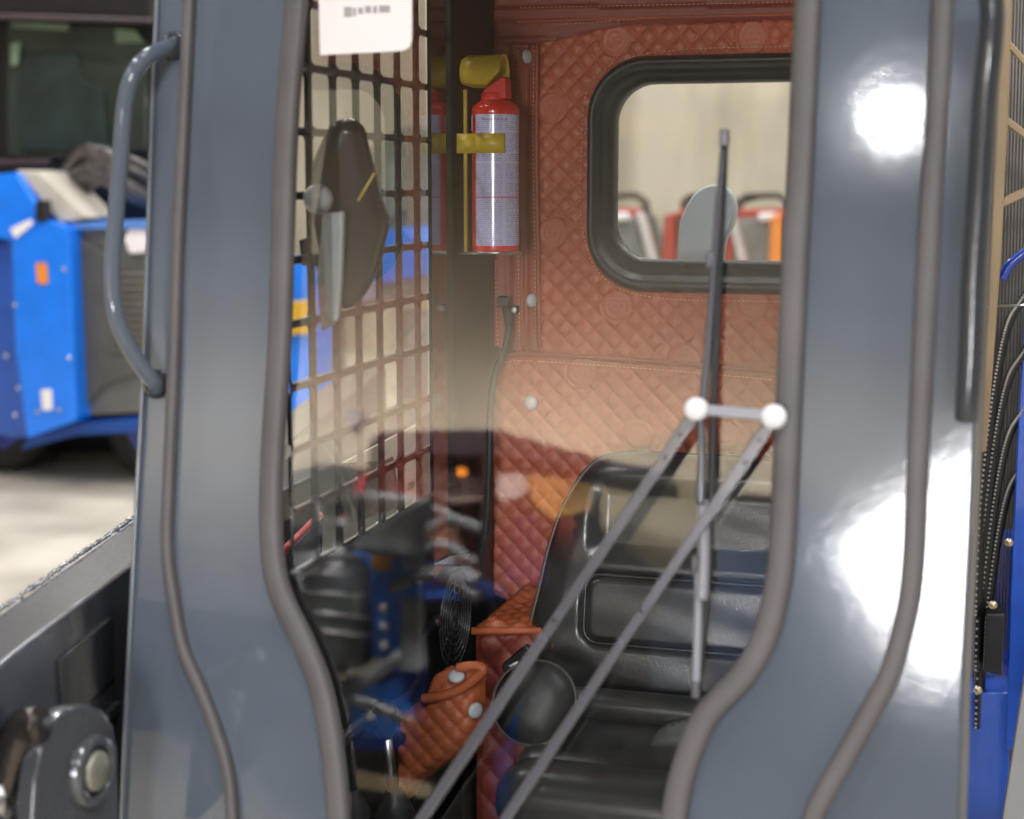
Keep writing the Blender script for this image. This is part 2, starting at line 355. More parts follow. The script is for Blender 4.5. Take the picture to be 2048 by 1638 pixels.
# ---- the leaning wiper in front of the glass
WP = sub_empty('wiper')
def bar(a, b, w0, w1, t, off):
    (ax, ay), (bx, by) = a, b; d = Vector((bx - ax, by - ay)).normalized(); n = Vector((-d.y, d.x))
    q = [(ax + n.x * w0, ay + n.y * w0), (bx + n.x * w1, by + n.y * w1), (bx - n.x * w1, by - n.y * w1), (ax - n.x * w0, ay - n.y * w0)]
    return MB().slab([F(x, y, off) for x, y in q], FN * -t)
part('wiper_arm', bar((1393, 820), (1080, 1285), 13, 10, .006, .040), SILV, WP, bevel=.0015)
part('wiper_arm', bar((1088, 1272), (700, 1850), 12, 13, .010, .043), SILV, WP, bevel=.003)
part('wiper_arm', bar((1548, 834), (1240, 1290), 13, 10, .006, .040), SILV, WP, bevel=.0015)
part('wiper_arm', bar((1246, 1280), (890, 1820), 11, 12, .010, .043), SILV, WP, bevel=.003)
for x, y in ((1360, 870), (1330, 915), (1518, 880), (1490, 925), (1108, 1242), (1282, 1222)):
    part('rivet', MB().lathe([(.0001, .0012), (.0018, .0010), (.0021, 0)], F(x, y, .0412), FN, 14), BLACK, WP)
lk = bar((1393, 818), (1548, 832), 11, 11, .005, .047); part('wiper_link', lk, SILVL, WP, bevel=.0015)
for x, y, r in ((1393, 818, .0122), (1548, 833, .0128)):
    part('pivot_pin', MB().lathe([(.0001, .008), (r * .8, .0078), (r, .0055), (r, -.012), (r * .7, -.014)], F(x, y, .048), FN, 32), PINHI, WP)
def along(pts, off, r, n=10, s=8): return MB().tube(spline([F(x, y, off) for x, y in pts], s), r, n=n)
part('blade_holder', along([(1446, 300), (1438, 400), (1426, 560), (1416, 700), (1408, 790), (1402, 830), (1404, 900), (1402, 1010)], .026, [.0032 + .0016 * min(1, i / 30) for i in range(57)]), SILV, WP)
part('blade_holder', along([(1405, 1000), (1408, 1090), (1404, 1200)], .022, .0065), SILVL, WP)
part('wiper_blade', along([(1450, 268), (1444, 420), (1436, 600), (1428, 800), (1424, 960), (1418, 1120), (1408, 1260), (1396, 1385)], .008, .0042), BRUB, WP)
for x, y in ((1449, 276), (1422, 520), (1392, 1125), (1393, 1378), (1400, 985)): part('blade_clip', MB().box(F(x, y, .022), (.009, .014, .018)), SILV, WP, bevel=.002)
part('blade_holder', along([(1398, 1120), (1396, 1240), (1392, 1380)], .02, .0048), SILVL, WP)
# ---- mirror at the top left behind the glass
MR = sub_empty('rear_view_mirror')
mp_ = [(655, 262), (668, 244), (690, 238), (714, 242), (730, 258), (738, 290), (752, 345), (766, 400), (779, 440), (772, 480), (752, 550), (722, 600), (690, 618), (660, 600), (636, 545), (618, 480), (612, 420), (616, 370), (632, 310)]
Om = PY(690, 430, 1.93); Um, Vm, Nm = Vector((.90, .43, 0)).normalized(), Vector((0, 0, 1)), Vector((.43, -.90, 0)).normalized()
mpoly = [uv(hit(x, y, Om, Nm), Om, Um, Vm) for x, y in mp_]
mpoly = [(p.x, p.y) for p in spline([Vector((a, b_, 0)) for a, b_ in mpoly], 4, True)]
sheet('mirror_housing', mpoly, Om, Um, Vm, Nm, .003, lambda u, v, d: .022 * np.sqrt(np.clip(1 - (1 - np.clip(d / .022, 0, 1)) ** 2, 0, 1)), mat('mirror_back', (.035, .027, .022), .3, coat=.4), MR)
MB().slab([Om + Um * a + Vm * b_ for a, b_ in mpoly], Nm * -.012).build('mirror_rim', BLACK, MR)
MB().lathe([(.0001, .018), (.012, .016), (.017, .009), (.019, 0), (.017, -.012)], PY(636, 398, 1.865), (.2, -.95, .1), 24).build('ball_clamp', GREYP, MR)
MB().slab([PY(x, y, 1.88) for x, y in ((643, 428), (686, 422), (682, 560), (676, 640), (640, 665), (632, 560))], (0, .012, 0)).build('mirror_bracket', GREYP, MR, bevel=.004)
MB().tube([PY(749, 346, 1.86), PY(716, 402, 1.86)], .0016, 8).build('mirror_trim', mat('yellow_line', (.6, .42, .1), .5), MR)
MB().slab([PY(x, y, 1.9) for x, y in ((597, 480), (628, 470), (634, 530), (602, 532))], (0, .01, 0)).build('mirror_bracket', BROWNB, MR, bevel=.002)
# ---- rear wall lining
YR = 2.55
Or = Vector((0, YR, 0)); Ux, Uz, Nr = Vector((1, 0, 0)), Vector((0, 0, 1)), Vector((0, -1, 0))
def RU(px, py): p = PY(px, py, YR); return (p.x, p.z)
EMB = [RU(1232, 80), RU(1505, 72), RU(1105, 215), RU(1105, 465), RU(1235, 612), RU(1505, 606), RU(1165, 742), RU(1280, 868), RU(1368, 720), RU(1450, 870)]
def quilt(u, v, d, D=.0335, depth=.0088, emb=True):
    a = np.abs(np.sin(np.pi * (u + v) / D)); b_ = np.abs(np.sin(np.pi * (u - v) / D))
    h = depth * np.power(np.clip(a * b_, 0, 1), .27) * np.clip(d / .012, 0, 1)
    h += .0012 * np.sin(u * 23 + 1.3 * np.sin(v * 17)) * np.sin(v * 19 + 2)
    if emb:
        for cx, cz in EMB:
            r = np.hypot(u - cx, v - cz); mk = r < .026
            e = .0050 + .00025 * np.sign(np.sin(np.pi * 2 * r / .0085)) * (np.abs(u - cx) > .003) + .0002 * np.sign(np.sin((v - cz) * 700)) * (np.abs(u - cx) < .012)
            h = np.where(mk, e * np.clip((.026 - r) / .003, .35, 1), h)
    return h
wx0, wx1 = RU(1175, 300)[0], None
cxw = -.41; wx1 = 2 * cxw - wx0; wz1 = RU(1400, 108)[1]; wz0 = RU(1400, 588)[1]
ix0 = PY(1225, 300, YR)[0]; iz1 = PY(1400, 164, YR).z; iz0 = PY(1400, 522, YR).z; ix1 = 2 * cxw - ix0
outer = rrect(wx0, wz0, wx1, wz1, .098, 12); inner = rrect(ix0, iz0, ix1, iz1, .062, 12)
xl = RU(1074, 300)[0]; zseam = RU(1074, 712)[1]; ztop = RU(1074, 84)[1]; zs2 = RU(1550, 748)[1]; XR = -.05
LU = sub_empty('rear_lining')
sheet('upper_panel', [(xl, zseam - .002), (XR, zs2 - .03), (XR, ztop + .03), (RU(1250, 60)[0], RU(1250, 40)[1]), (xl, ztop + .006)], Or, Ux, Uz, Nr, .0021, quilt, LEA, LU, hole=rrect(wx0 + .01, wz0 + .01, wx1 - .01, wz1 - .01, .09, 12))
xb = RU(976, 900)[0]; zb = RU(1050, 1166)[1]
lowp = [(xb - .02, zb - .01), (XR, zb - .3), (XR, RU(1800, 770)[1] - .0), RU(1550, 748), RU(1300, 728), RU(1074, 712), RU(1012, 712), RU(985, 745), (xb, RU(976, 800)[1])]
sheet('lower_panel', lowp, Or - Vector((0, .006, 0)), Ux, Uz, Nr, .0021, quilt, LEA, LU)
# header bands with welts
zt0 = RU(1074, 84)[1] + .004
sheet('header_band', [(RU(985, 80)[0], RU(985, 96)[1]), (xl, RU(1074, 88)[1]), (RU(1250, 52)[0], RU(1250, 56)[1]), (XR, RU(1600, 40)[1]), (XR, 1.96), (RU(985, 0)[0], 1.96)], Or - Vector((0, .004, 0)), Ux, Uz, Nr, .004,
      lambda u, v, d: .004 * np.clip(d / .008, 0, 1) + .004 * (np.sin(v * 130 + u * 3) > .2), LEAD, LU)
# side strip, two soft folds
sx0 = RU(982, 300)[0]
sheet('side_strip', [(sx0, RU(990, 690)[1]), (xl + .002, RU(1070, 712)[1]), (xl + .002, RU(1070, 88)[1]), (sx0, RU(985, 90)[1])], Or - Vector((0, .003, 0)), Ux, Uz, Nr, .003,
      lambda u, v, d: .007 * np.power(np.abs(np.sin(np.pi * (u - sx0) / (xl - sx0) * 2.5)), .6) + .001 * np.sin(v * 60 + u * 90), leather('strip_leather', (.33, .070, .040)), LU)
wt = MB()
wt.tube(spline([PY(x, y, YR - .012) for x, y in ((1008, 712), (1074, 708), (1300, 722), (1550, 743), (1700, 755))], 10), .004, 8)
wt.tube(spline([PY(x, y, YR - .010) for x, y in ((1074, 86), (1073, 300), (1076, 500), (1079, 706))], 10), .0035, 8)
wt.tube(spline([PY(x, y, YR - .009) for x, y in ((1040, 95), (1040, 300), (1043, 500), (1046, 700))], 10), .003, 8)
wt.tube(spline([PY(x, y, YR - .010) for x, y in ((1030, 44), (1150, 40), (1350, 34), (1620, 28))], 10), .003, 8)
part('welt', wt, leather('welt_leather', (.36, .078, .042)), LU)
def stitches(path, Y, m=THREAD, L_=.0042, gap=.0030, r=.00055):
    mb = MB(); pts = spline([PY(x, y, Y) for x, y in path], 14); acc = 0; on = True; cur = [pts[0]]; i = 0
    for a, b_ in zip(pts, pts[1:]):
        seg = (b_ - a).length; t = 0
        while t < seg:
            need = (L_ if on else gap) - acc; step = min(need, seg - t); t += step; acc += step; p = a.lerp(b_, t / seg)
            if on: cur.append(p)
            if acc >= (L_ if on else gap) - 1e-6:
                if on and len(cur) > 1: mb.tube([cur[0], cur[-1]], r, 5)
                on = not on; acc = 0; cur = [p]
    return mb
for pth in ([(1600, 93), (1400, 97), (1270, 112), (1200, 145), (1170, 195), (1163, 300), (1161, 420), (1175, 500), (1200, 548), (1250, 582), (1340, 598), (1480, 602), (1600, 604)],
            [(1130, 48), (1250, 40), (1400, 34), (1600, 31)], [(1040, 16), (1300, 10), (1600, 4)], [(1010, 725), (1060, 722), (1300, 738), (1550, 760)],
            [(1068, 90), (1066, 300), (1070, 500), (1072, 700)], [(1036, 100), (1034, 300), (1036, 500), (1040, 700)], [(992, 520), (992, 600), (996, 690)], [(984, 790), (978, 900), (972, 1000), (962, 1120)]):
    part('stitching', stitches(pth, YR - .0115), THREAD, LU)
def button(px, py, Y, rx=.0118, n=None, par=None):
    c = PY(px, py, Y); n = n or Vector((0, -1, 0))
    return part('upholstery_button', MB().lathe([(.0001, .005), (rx * .5, .0046), (rx * .85, .003), (rx, 0), (rx * .8, -.002)], c, n, 28), BUTTON, par or LU)
button(1061, 806, YR - .016)
button(1054, 113, YR - .014, .0115, Vector((-.86, -.5, 0)).normalized() * -1 if False else Vector((.87, -.5, 0)).normalized()); button(1063, 601, YR - .014, .0115, Vector((.87, -.5, 0)).normalized())
# ledge below, its top and its front, then the wall behind everything
zl = zb; pf = PZ(1050, 1262, zl); yl = pf.y
xg = PZ(943, 1262, zl).x; xh = PZ(1130, 1262, zl).x
Ol = Vector((0, yl, zl)); wl = YR - yl
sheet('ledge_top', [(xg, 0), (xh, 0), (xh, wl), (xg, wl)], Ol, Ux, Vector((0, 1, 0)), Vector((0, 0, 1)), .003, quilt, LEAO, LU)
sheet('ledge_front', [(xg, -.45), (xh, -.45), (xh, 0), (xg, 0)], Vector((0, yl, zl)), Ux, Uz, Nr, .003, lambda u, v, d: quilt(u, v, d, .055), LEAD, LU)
part('welt', MB().tube([PZ(943, 1262, zl), PZ(1130, 1262, zl)], .006, 10), LEAO, LU)
# rear window: rubber gasket with a round ridge and a flat inner lip
RW = sub_empty('rear_window')
n = len(outer); prof = [(0, 0, -.006), (.03, 0, .008), (.10, 0, .018), (.20, 0, .0235), (.30, 0, .024), (.40, 0, .020), (.49, 0, .011), (.55, 0, .004), (.7, 0, .001), (.9, 0, -.002), (1.0, 0, -.008), (1.0, 0, -.045)]
V = []
for t, _, h in prof:
    for a, b_ in zip(outer, inner): V.append((a[0] + (b_[0] - a[0]) * t, YR - h, a[1] + (b_[1] - a[1]) * t))
new('window_gasket', V, [[i * n + k, i * n + (k + 1) % n, (i + 1) * n + (k + 1) % n, (i + 1) * n + k] for i in range(len(prof) - 1) for k in range(n)], BRUB, RW)
new('window_glass', [(a, YR + .03, b_) for a, b_ in rrect(ix0 - .004, iz0 - .004, ix1 + .004, iz1 + .004, .065)], [list(range(44))], glass('rear_glass', .8), RW, smooth=False)
# outer steel skin of the rear wall with the window hole
def ring(name, outp, inp, y, th, m, par):
    n = len(inp); V = []
    for yy in (y, y + th):
        V += [(a, yy, b_) for a, b_ in outp] + [(a, yy, b_) for a, b_ in inp]
    f = []
    for s0 in (0, 2 * n):
        for k in range(n): f.append([s0 + k, s0 + (k + 1) % n, s0 + n + (k + 1) % n, s0 + n + k])
    return new(name, V, f, m, par, smooth=False)
bigo = []
for a, b_ in inner:
    dx, dz = a - cxw, b_ - (iz0 + iz1) / 2; s_ = min((.385 if dx > 0 else .45) / max(abs(dx), 1e-6), (.40 if dz > 0 else .95) / max(abs(dz), 1e-6)); bigo.append((cxw + dx * s_, (iz0 + iz1) / 2 + dz * s_))
ring('rear_wall_panel', bigo, rrect(ix0 - .01, iz0 - .01, ix1 + .01, iz1 + .01, .066, 10) if False else [(cxw + (a - cxw) * 1.03, (iz0 + iz1) / 2 + (b_ - (iz0 + iz1) / 2) * 1.03) for a, b_ in inner], YR + .035, .006, BLACK, LD)
part('rear_bulkhead', MB().box((-.45, YR + .045, .80), (.84, .03, .70)), BLACK)
# ---- cab sides, corner pillar, roof, floor
XL = -.84
def G(px, py): return PX(px, py, XL)
part('corner_pillar', MB().slab([(XL - .01, 2.405, .5), (XL - .01, YR + .03, .5), (-.79, YR + .03, .5), (-.79, 2.49, .5), (-.815, 2.405, .5)], (0, 0, 1.47)), BLACK, bevel=.004)
part('corner_pillar', MB().slab([(XR, 2.40, .5), (XR, YR + .03, .5), (XR + .02, YR + .03, .5), (XR + .02, 2.40, .5)], (0, 0, 1.47)), BLACK)
part('roof_panel', MB().box((-.45, 2.12, 1.985), (.84, .96, .03)), BLACK, bevel=.005)
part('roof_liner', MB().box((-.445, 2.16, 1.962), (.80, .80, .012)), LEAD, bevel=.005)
part('floor_panel', MB().box((-.42, 2.1, .46), (.86, .95, .03)), PAINTD)
# side grille: plate with square holes
zg = G(866, 177).z; yg = 2.386; P_ = .0800; bw = .0043
def grille(X, nx=7, nz=13):
    mb = MB()
    for i in range(nx):
        y1 = yg - i * P_; y0 = y1 - P_
        for j in range(-2, nz - 2):
            z1 = zg - j * P_; z0 = z1 - P_
            q = rrect(y0 + bw, z0 + bw, y1 - bw, z1 - bw, .009, 4); n = len(q); o_ = []
            per = (y1 - y0)
            for k, (a, b_) in enumerate(q):
                cy, cz = (y0 + y1) / 2, (z0 + z1) / 2; dx, dz = a - cy, b_ - cz; s_ = (P_ / 2) / max(abs(dx), abs(dz)); o_.append((cy + dx * s_, cz + dz * s_))
            V = [(X + .004, a, b_) for a, b_ in o_] + [(X + .004, a, b_) for a, b_ in q]
            V += [(X + .0025, cy_, cz_) for cy_, cz_ in [((a - (y0 + y1) / 2) * .975 + (y0 + y1) / 2, (b_ - (z0 + z1) / 2) * .975 + (z0 + z1) / 2) for a, b_ in q]]
            V += [(X - .003, a, b_) for a, b_ in [((a - (y0 + y1) / 2) * .975 + (y0 + y1) / 2, (b_ - (z0 + z1) / 2) * .975 + (z0 + z1) / 2) for a, b_ in q]]
            f = []
            for s0 in range(3):
                for k in range(n): f.append([s0 * n + k, s0 * n + (k + 1) % n, (s0 + 1) * n + (k + 1) % n, (s0 + 1) * n + k])
            mb.add(V, f)
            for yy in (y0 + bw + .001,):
                mb.lathe([(.0001, .0026), (.0021, .0014), (.0026, 0), (.0018, -.002), (.0001, -.0024)], (X + .0045, yy, z0 + bw + .0005), (1, 0, 0), 8)  # bead added at the lower hole corner for the paint's glint
    return mb
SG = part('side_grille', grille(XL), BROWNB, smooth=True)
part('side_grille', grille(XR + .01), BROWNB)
fr = MB().box((XL, (yg + 2.41) / 2, 1.40), (.012, 2.41 - yg, 1.2)).box((XL, 2.13, zg + 2 * P_ + .03), (.014, .56, .06))
part('side_frame', fr, BLACK)
# side glass inside the grille, mirrors the rear window and the extinguisher
gx = -.7945; ga = math.radians(.7)
YG = PX(853, 300, gx).y
def SGp(y, z): return (gx + math.tan(ga) * (y - 2.28), y, z)
new('side_glass', [SGp(1.80, PX(600, 1085, -.8).z), SGp(YG, PX(845, 1000, -.8).z), SGp(YG, 1.93), SGp(1.84, 1.93)], [[0, 1, 2, 3]], SGLASS, LD, smooth=False)
part('gloss_trim', MB().slab([(gx, YG + .022, .95), (gx - .004, PX(897, 300, gx).y, .95), (gx - .004, PX(897, 300, gx).y, 1.93), (gx, YG + .022, 1.93)], (-.006, 0, 0)), mat('gloss_black', (.012, .010, .010), .12, spec=.5, coat=.3, var=0), smooth=False)
# wall below the grille and left console
zc = PX(845, 1010, -.80).z
part('side_panel', MB().slab([(-.83, 1.78, .48), (-.83, 2.54, .48), (-.83, 2.54, zc), (-.83, 1.78, zc - .02)], (.02, 0, 0)), mat('liner_black', (.008, .008, .009), .85, spec=.15, var=.3))
part('side_panel', MB().slab([(XR + .01, 1.78, .48), (XR + .01, 2.40, .48), (XR + .01, 2.40, 1.0), (XR + .01, 1.78, 1.0)], (.02, 0, 0)), BLACK)
# ---- hose
HS = sub_empty('washer_hose')
MB().tube(spline([PY(x, y, Y) for x, y, Y in ((1017, 612, 2.525), (1018, 640, 2.515), (1012, 690, 2.50), (990, 745, 2.49), (982, 800, 2.485), (980, 880, 2.48), (978, 960, 2.48), (972, 1060, 2.48), (958, 1130, 2.48), (944, 1190, 2.47))], 10), .0058, 12).build('hose', PLAST, HS)
MB().tube([PY(1016, 612, 2.52), PY(1018, 655, 2.512)], [.0105, .0068], 16).build('hose_boot', PLAST, HS)
MB().box(PY(1008, 603, 2.52), (.022, .018, .018)).box(PY(1022, 619, 2.52), (.026, .014, .014)).build('hose_fitting', PLAST, HS, bevel=.003)
MB().lathe([(.0001, .002), (.0042, .003), (.0052, .0015), (.0055, 0)], PY(1028, 620, 2.508), (0, -1, 0), 16).build('screw_head', METAL, HS)
# ---- speaker / fan box at the left
SP = sub_empty('heater_box')
xs = PY(905, 1235, 2.33).x
sb = MB().slab([(xs - .09, 2.20, PX(900, 1330, xs).z - .04), (xs - .09, 2.47, PX(900, 1330, xs).z - .03), (xs - .09, 2.47, PX(920, 1120, xs).z), (xs - .09, 2.20, PX(900, 1120, xs).z)], (.09, 0, 0))
sb.build('box_body', PLAST, SP, bevel=.012, seg=3)
cs = PX(909, 1238, xs + .002); fr = MB()
for k in range(6):
    r = .018 + k * .0115; fr.tube([cs + Vector((.002, r * math.cos(a), r * 1.02 * math.sin(a))) for a in [2 * math.pi * i / 40 for i in range(40)]], .0016, 6, closed=True)
for k in range(6):
    a = k * math.pi / 6; d = Vector((0, math.cos(a), math.sin(a))); fr.tube([cs - d * .076 + Vector((.0005, 0, 0)), cs + d * .076 + Vector((.0005, 0, 0))], .0012, 6)
fr.build('fan_guard', mat('guard_steel', (.16, .16, .17), .25, metal=.6), SP)
MB().slab([PX(x, y, xs) + Vector((0, 0, 0)) for x, y in ((868, 1128), (900, 1112), (938, 1108), (918, 1128))], (.003, 0, .0)).build('box_label', PALE, SP)
LV = sub_empty('control_lever')
for x, y, x2, y2, Y in ((700, 1640, 664, 1420, 1.95), (790, 1640, 770, 1440, 2.02)):
    MB().tube([PY(x, y, Y), PY(x2, y2, Y)], .008, 12).build('lever_rod', METAL, LV)
    MB().lathe([(.0001, .03), (.014, .026), (.02, .012), (.018, -.01), (.010, -.026), (.0001, -.028)], PY(x2, y2, Y), (0, 0, 1), 24).build('lever_knob', PLAST, LV)
    MB().lathe([(.035, -.05), (.03, -.03), (.033, -.02), (.026, 0), (.029, .01), (.020, .03), (.012, .045)], PY(x, y, Y), (0, 0, 1), 24).build('lever_boot', BRUB, LV)
for k, pts in enumerate((((600, 1180, 1.80), (650, 1330, 1.90), (720, 1420, 2.0), (800, 1400, 2.12), (850, 1340, 2.25)), ((590, 1150, 1.8), (640, 1240, 1.9), (700, 1300, 2.05), (820, 1280, 2.2), (880, 1240, 2.2)), ((640, 1640, 1.85), (670, 1500, 1.9), (740, 1440, 2.0), (800, 1480, 2.05)))):
    MB().tube(spline([PY(*p) for p in pts], 10), .007 + .002 * k, 10).build('control_cable', BRUB, LV)
# ---- quilted armrest box at the bottom
AR = sub_empty('armrest_box')
Ya = 2.16
ap = [(852, 1392), (868, 1352), (900, 1331), (945, 1328), (968, 1338), (975, 1360), (974, 1440), (955, 1478), (915, 1515), (868, 1548), (820, 1600), (700, 1700), (640, 1690), (760, 1460)]
ap = [(p.x, p.z) for p in (PY(x, y, Ya) for x, y in ap)]
sheet('quilted_cover', ap, Vector((0, Ya, 0)), Ux, Uz, Nr, .0025, lambda u, v, d: .03 * np.sqrt(np.clip(1 - (1 - np.clip(d / .03, 0, 1)) ** 2, 0, 1)) + quilt(u, v, d, .030, .007, False), LEAO, AR)
MB().tube(spline([PY(x, y, Ya - .036) for x, y in ((846, 1398), (880, 1392), (918, 1380), (950, 1358), (966, 1340), (950, 1332), (915, 1336))], 8), .0075, 12).build('welt', LEAO, AR)
MB().slab([PY(x, y, Ya - .030) for x, y in ((850, 1392), (866, 1352), (902, 1336), (950, 1334), (955, 1350), (918, 1374), (880, 1388))], (0, .012, 0)).build('plain_cover', LEAO, AR, bevel=.006, seg=3)
button(913, 1352, Ya - .042, .0125, Vector((.1, -.55, .85)).normalized(), AR); button(951, 1421, Ya - .035, .0125, Vector((.75, -.65, .0)).normalized(), AR)
# ---- seat
ST = sub_empty('seat')
Ys = 2.32; tl = math.radians(9); Us = Vector((1, 0, 0)); Vs = Vector((0, math.sin(tl), math.cos(tl))); Ns = Vector((0, -math.cos(tl), math.sin(tl)))
Os = PY(1390, 1200, Ys)
bp_ = [(1238, 908), (1300, 902), (1400, 903), (1500, 909), (1560, 915)]
lf = [(1045, 1325), (1040, 1300), (1058, 1262), (1080, 1180), (1104, 1080), (1135, 1000), (1175, 940), (1205, 916)]
def su(x, y): return uv(hit(x, y, Os, Ns), Os, Us, Vs)
left = [su(x, y) for x, y in lf]; top = [su(x, y) for x, y in bp_[:-1]]
c0 = su(1390, 1000)[0]
half = [q for q in left + top[:2] if q[0] < c0]
half = [(p.x, p.y) for p in spline([Vector((a, b_, 0)) for a, b_ in half], 5)]
bt = su(1080, 1345)[1]; full = half + [(2 * c0 - a, b_) for a, b_ in half[::-1]] + [(2 * c0 - su(1080, 1345)[0], bt - .03), (c0, bt - .055), (su(1080, 1345)[0], bt - .006)]
x0, z1 = su(1185, 1143); _, z0 = su(1185, 1278); rr_ = rrect(x0, z0, 2 * c0 - x0, z1, .022, 8)
ux0, uz1 = su(1190, 945); ur = rrect(ux0, su(1190, 1120)[1], 2 * c0 - ux0, uz1, .03, 8)
def seath(u, v, d):
    h = .045 * np.sqrt(np.clip(1 - (1 - np.clip(d / .05, 0, 1)) ** 2, 0, 1))
    dd, _ = sd(np.c_[u, v], rr_); h = h - .010 * np.exp(-(dd / .0045) ** 2) + .006 * np.clip(dd / .01, 0, 1)
    d2, _ = sd(np.c_[u, v], ur); h = h - .012 * np.clip(d2 / .03, 0, 1)
    h = h + .0006 * np.sin(v * 90 + 3 * np.sin(u * 9))
    return h
BK = sheet('backrest', full, Os + Ns * .0, Us, Vs, Ns, .0035, seath, VINYL, ST)
MB().slab([Os + Us * a + Vs * b_ for a, b_ in full], Ns * -.05).build('backrest_shell', PLAST, ST)
MB().tube([Os + Us * a + Vs * b_ + Ns * .040 for a, b_ in rr_], .0028, 8, closed=True).build('piping', VINYL, ST)
MB().tube([Os + Us * a + Vs * b_ + Ns * .006 for a, b_ in half], .004, 8).build('edge_trim', mat('edge_trim', (.10, .095, .08), .3), ST)
# cushion
def pillow(c, d, r, name, m, par, sub=3, tilt=0):
    mb = MB().box((0, 0, 0), d); o = mb.build(name, m, par)
    for v in o.data.vertices:
        q = Vector(v.co); q = Matrix.Rotation(tilt, 3, 'X') @ q; v.co = q + Vector(c)
    b_ = o.modifiers.new('bevel', 'BEVEL'); b_.width = r; b_.segments = 8; b_.harden_normals = False
    return o
zt = PY(1350, 1500, 2.05).z
cc = PY(1385, 1500, 2.08)
pillow((c0 + Os.x, 2.17, zt - .09), (.40, .30, .14), .035, 'cushion', VINYL, ST)
pillow((c0 + Os.x, 2.215, zt - .005), (.38, .05, .05), .022, 'cushion_roll', VINYL, ST)
fz = PY(1250, 1590, 1.96)
pillow((c0 + Os.x, 1.99, fz.z - .03), (.40, .11, .10), .045, 'cushion_bolster', VINYL, ST)
pillow((c0 + Os.x, 2.12, zt - .24), (.36, .34, .16), .02, 'seat_base', PLAST, ST)
bl = PY(1068, 1405, 2.10)
MB().lathe([(.0001, .030), (.025, .028), (.045, .021), (.056, .008), (.060, -.006), (.057, -.05), (.04, -.07)], bl, Vector((.05, -.85, .45)), 40).build('side_bolster', PLAST, ST)
MB().tube([bl + Matrix.Rotation(0, 3, 'Z') @ (Vector((1, .06, 0)).normalized() * (.060 * math.cos(a)) + Vector((0, .45, .88)).normalized() * (.060 * math.sin(a))) for a in [2 * math.pi * i / 40 for i in range(40)]], .0022, 8, closed=True).build('bolster_piping', mat('piping_grey', (.07, .065, .055), .3), ST)
MB().slab([PY(x, y, 2.22) for x, y in ((1016, 1332), (1036, 1322), (1032, 1337))], (0, .001, 0)).build('seat_tag', WHITE, ST)
MB().slab([PY(x, y, 2.25) for x, y in ((1002, 1330), (1050, 1290), (1075, 1310), (1070, 1370), (1020, 1360), (1004, 1340))], (0, .03, 0)).build('seat_bracket', PLAST, ST, bevel=.004)
# lever knob on the right
JS = sub_empty('joystick')
kn = [(1300, 1488), (1306, 1468), (1335, 1448), (1372, 1440), (1410, 1446), (1420, 1480), (1405, 1502), (1345, 1498), (1312, 1494)]
kq = [(p.x, p.z) for p in (PY(x, y, 1.92) for x, y in kn)]
sheet('lever_knob', kq, Vector((0, 1.92, 0)), Ux, Uz, Nr, .003, lambda u, v, d: .02 * np.sqrt(np.clip(1 - (1 - np.clip(d / .02, 0, 1)) ** 2, 0, 1)), mat('knob_grey', (.07, .075, .072), .5), JS)
MB().slab([(a, 1.92, b_) for a, b_ in kq], (0, .02, 0)).build('lever_base', PLAST, JS, bevel=.004)
MB().tube([PY(1370, 1495, 1.935), PY(1430, 1700, 1.95)], .012, 12).build('lever_stalk', PLAST, JS)
# ---- lift arm outside on the left, from the bottom left up past the grille
A0 = PX(-60, 1377, -.97); za = A0.z
A1 = PX(250, 1136, -.985)
dirA = None
def on(px, py, p0, n): return hit(px, py, p0, n)
inA = on(0, 1330, (-.98, 0, 0), Vector((1, 0, 0)))
dA = Vector((math.sin(math.radians(-10.5)), math.cos(math.radians(-10.5)), .028)).normalized()
side = Vector((math.cos(math.radians(-10.5)), -math.sin(math.radians(-10.5)), 0)) ; side = Vector((dA.y, -dA.x, 0)).normalized()
nrm = side.cross(dA).normalized()
outA = on(0, 1225, inA, nrm); wA = abs((outA - inA).dot(side))
def arm_box(s0, s1, w0, w1, z0, z1):
    p = [inA + dA * s0, inA + dA * s1]; V = []
    for q in p:
        for a, b_ in ((w0, z0), (w1, z0), (w1, z1), (w0, z1)): V.append(q - side * a + nrm * b_)
    return MB().add(V, [[0, 1, 2, 3], [7, 6, 5, 4], [0, 4, 5, 1], [1, 5, 6, 2], [2, 6, 7, 3], [3, 7, 4, 0]])
LA = sub_empty('lift_arm')
arm_box(-.16, 2.2, 0, wA, -.17, 0).build('arm_beam', mat('arm_paint', (.060, .065, .085), .25, var=.15, vs=6, bump=.2, bs=120, coat=.8), LA, bevel=.006, seg=3)
arm_box(.15, 2.0, -.004, 0.0, -.125, -.045).build('arm_rib', PAINTD, LA, bevel=.003)
arm_box(-.16, 2.2, -.010, 0.0, -.168, -.155).build('arm_flange', PAINTD, LA, bevel=.002)
wb = MB(); random.seed(5)  # beads added along the arm's outer edge to give it sparkles
for k in range(90):
    p = inA - side * wA + nrm * .001 + dA * (-.1 + k * .012)
    wb.lathe([(.0001, .004), (.0035 + random.random() * .002, .002), (.004, -.001)], p + Vector((0, 0, random.random() * .002)), nrm + Vector((random.random() - .5, random.random() - .5, 0)) * .8, 8)
wb.build('edge_bead', mat('sparkle_metal', (.30, .31, .35), .18, metal=.8), LA)
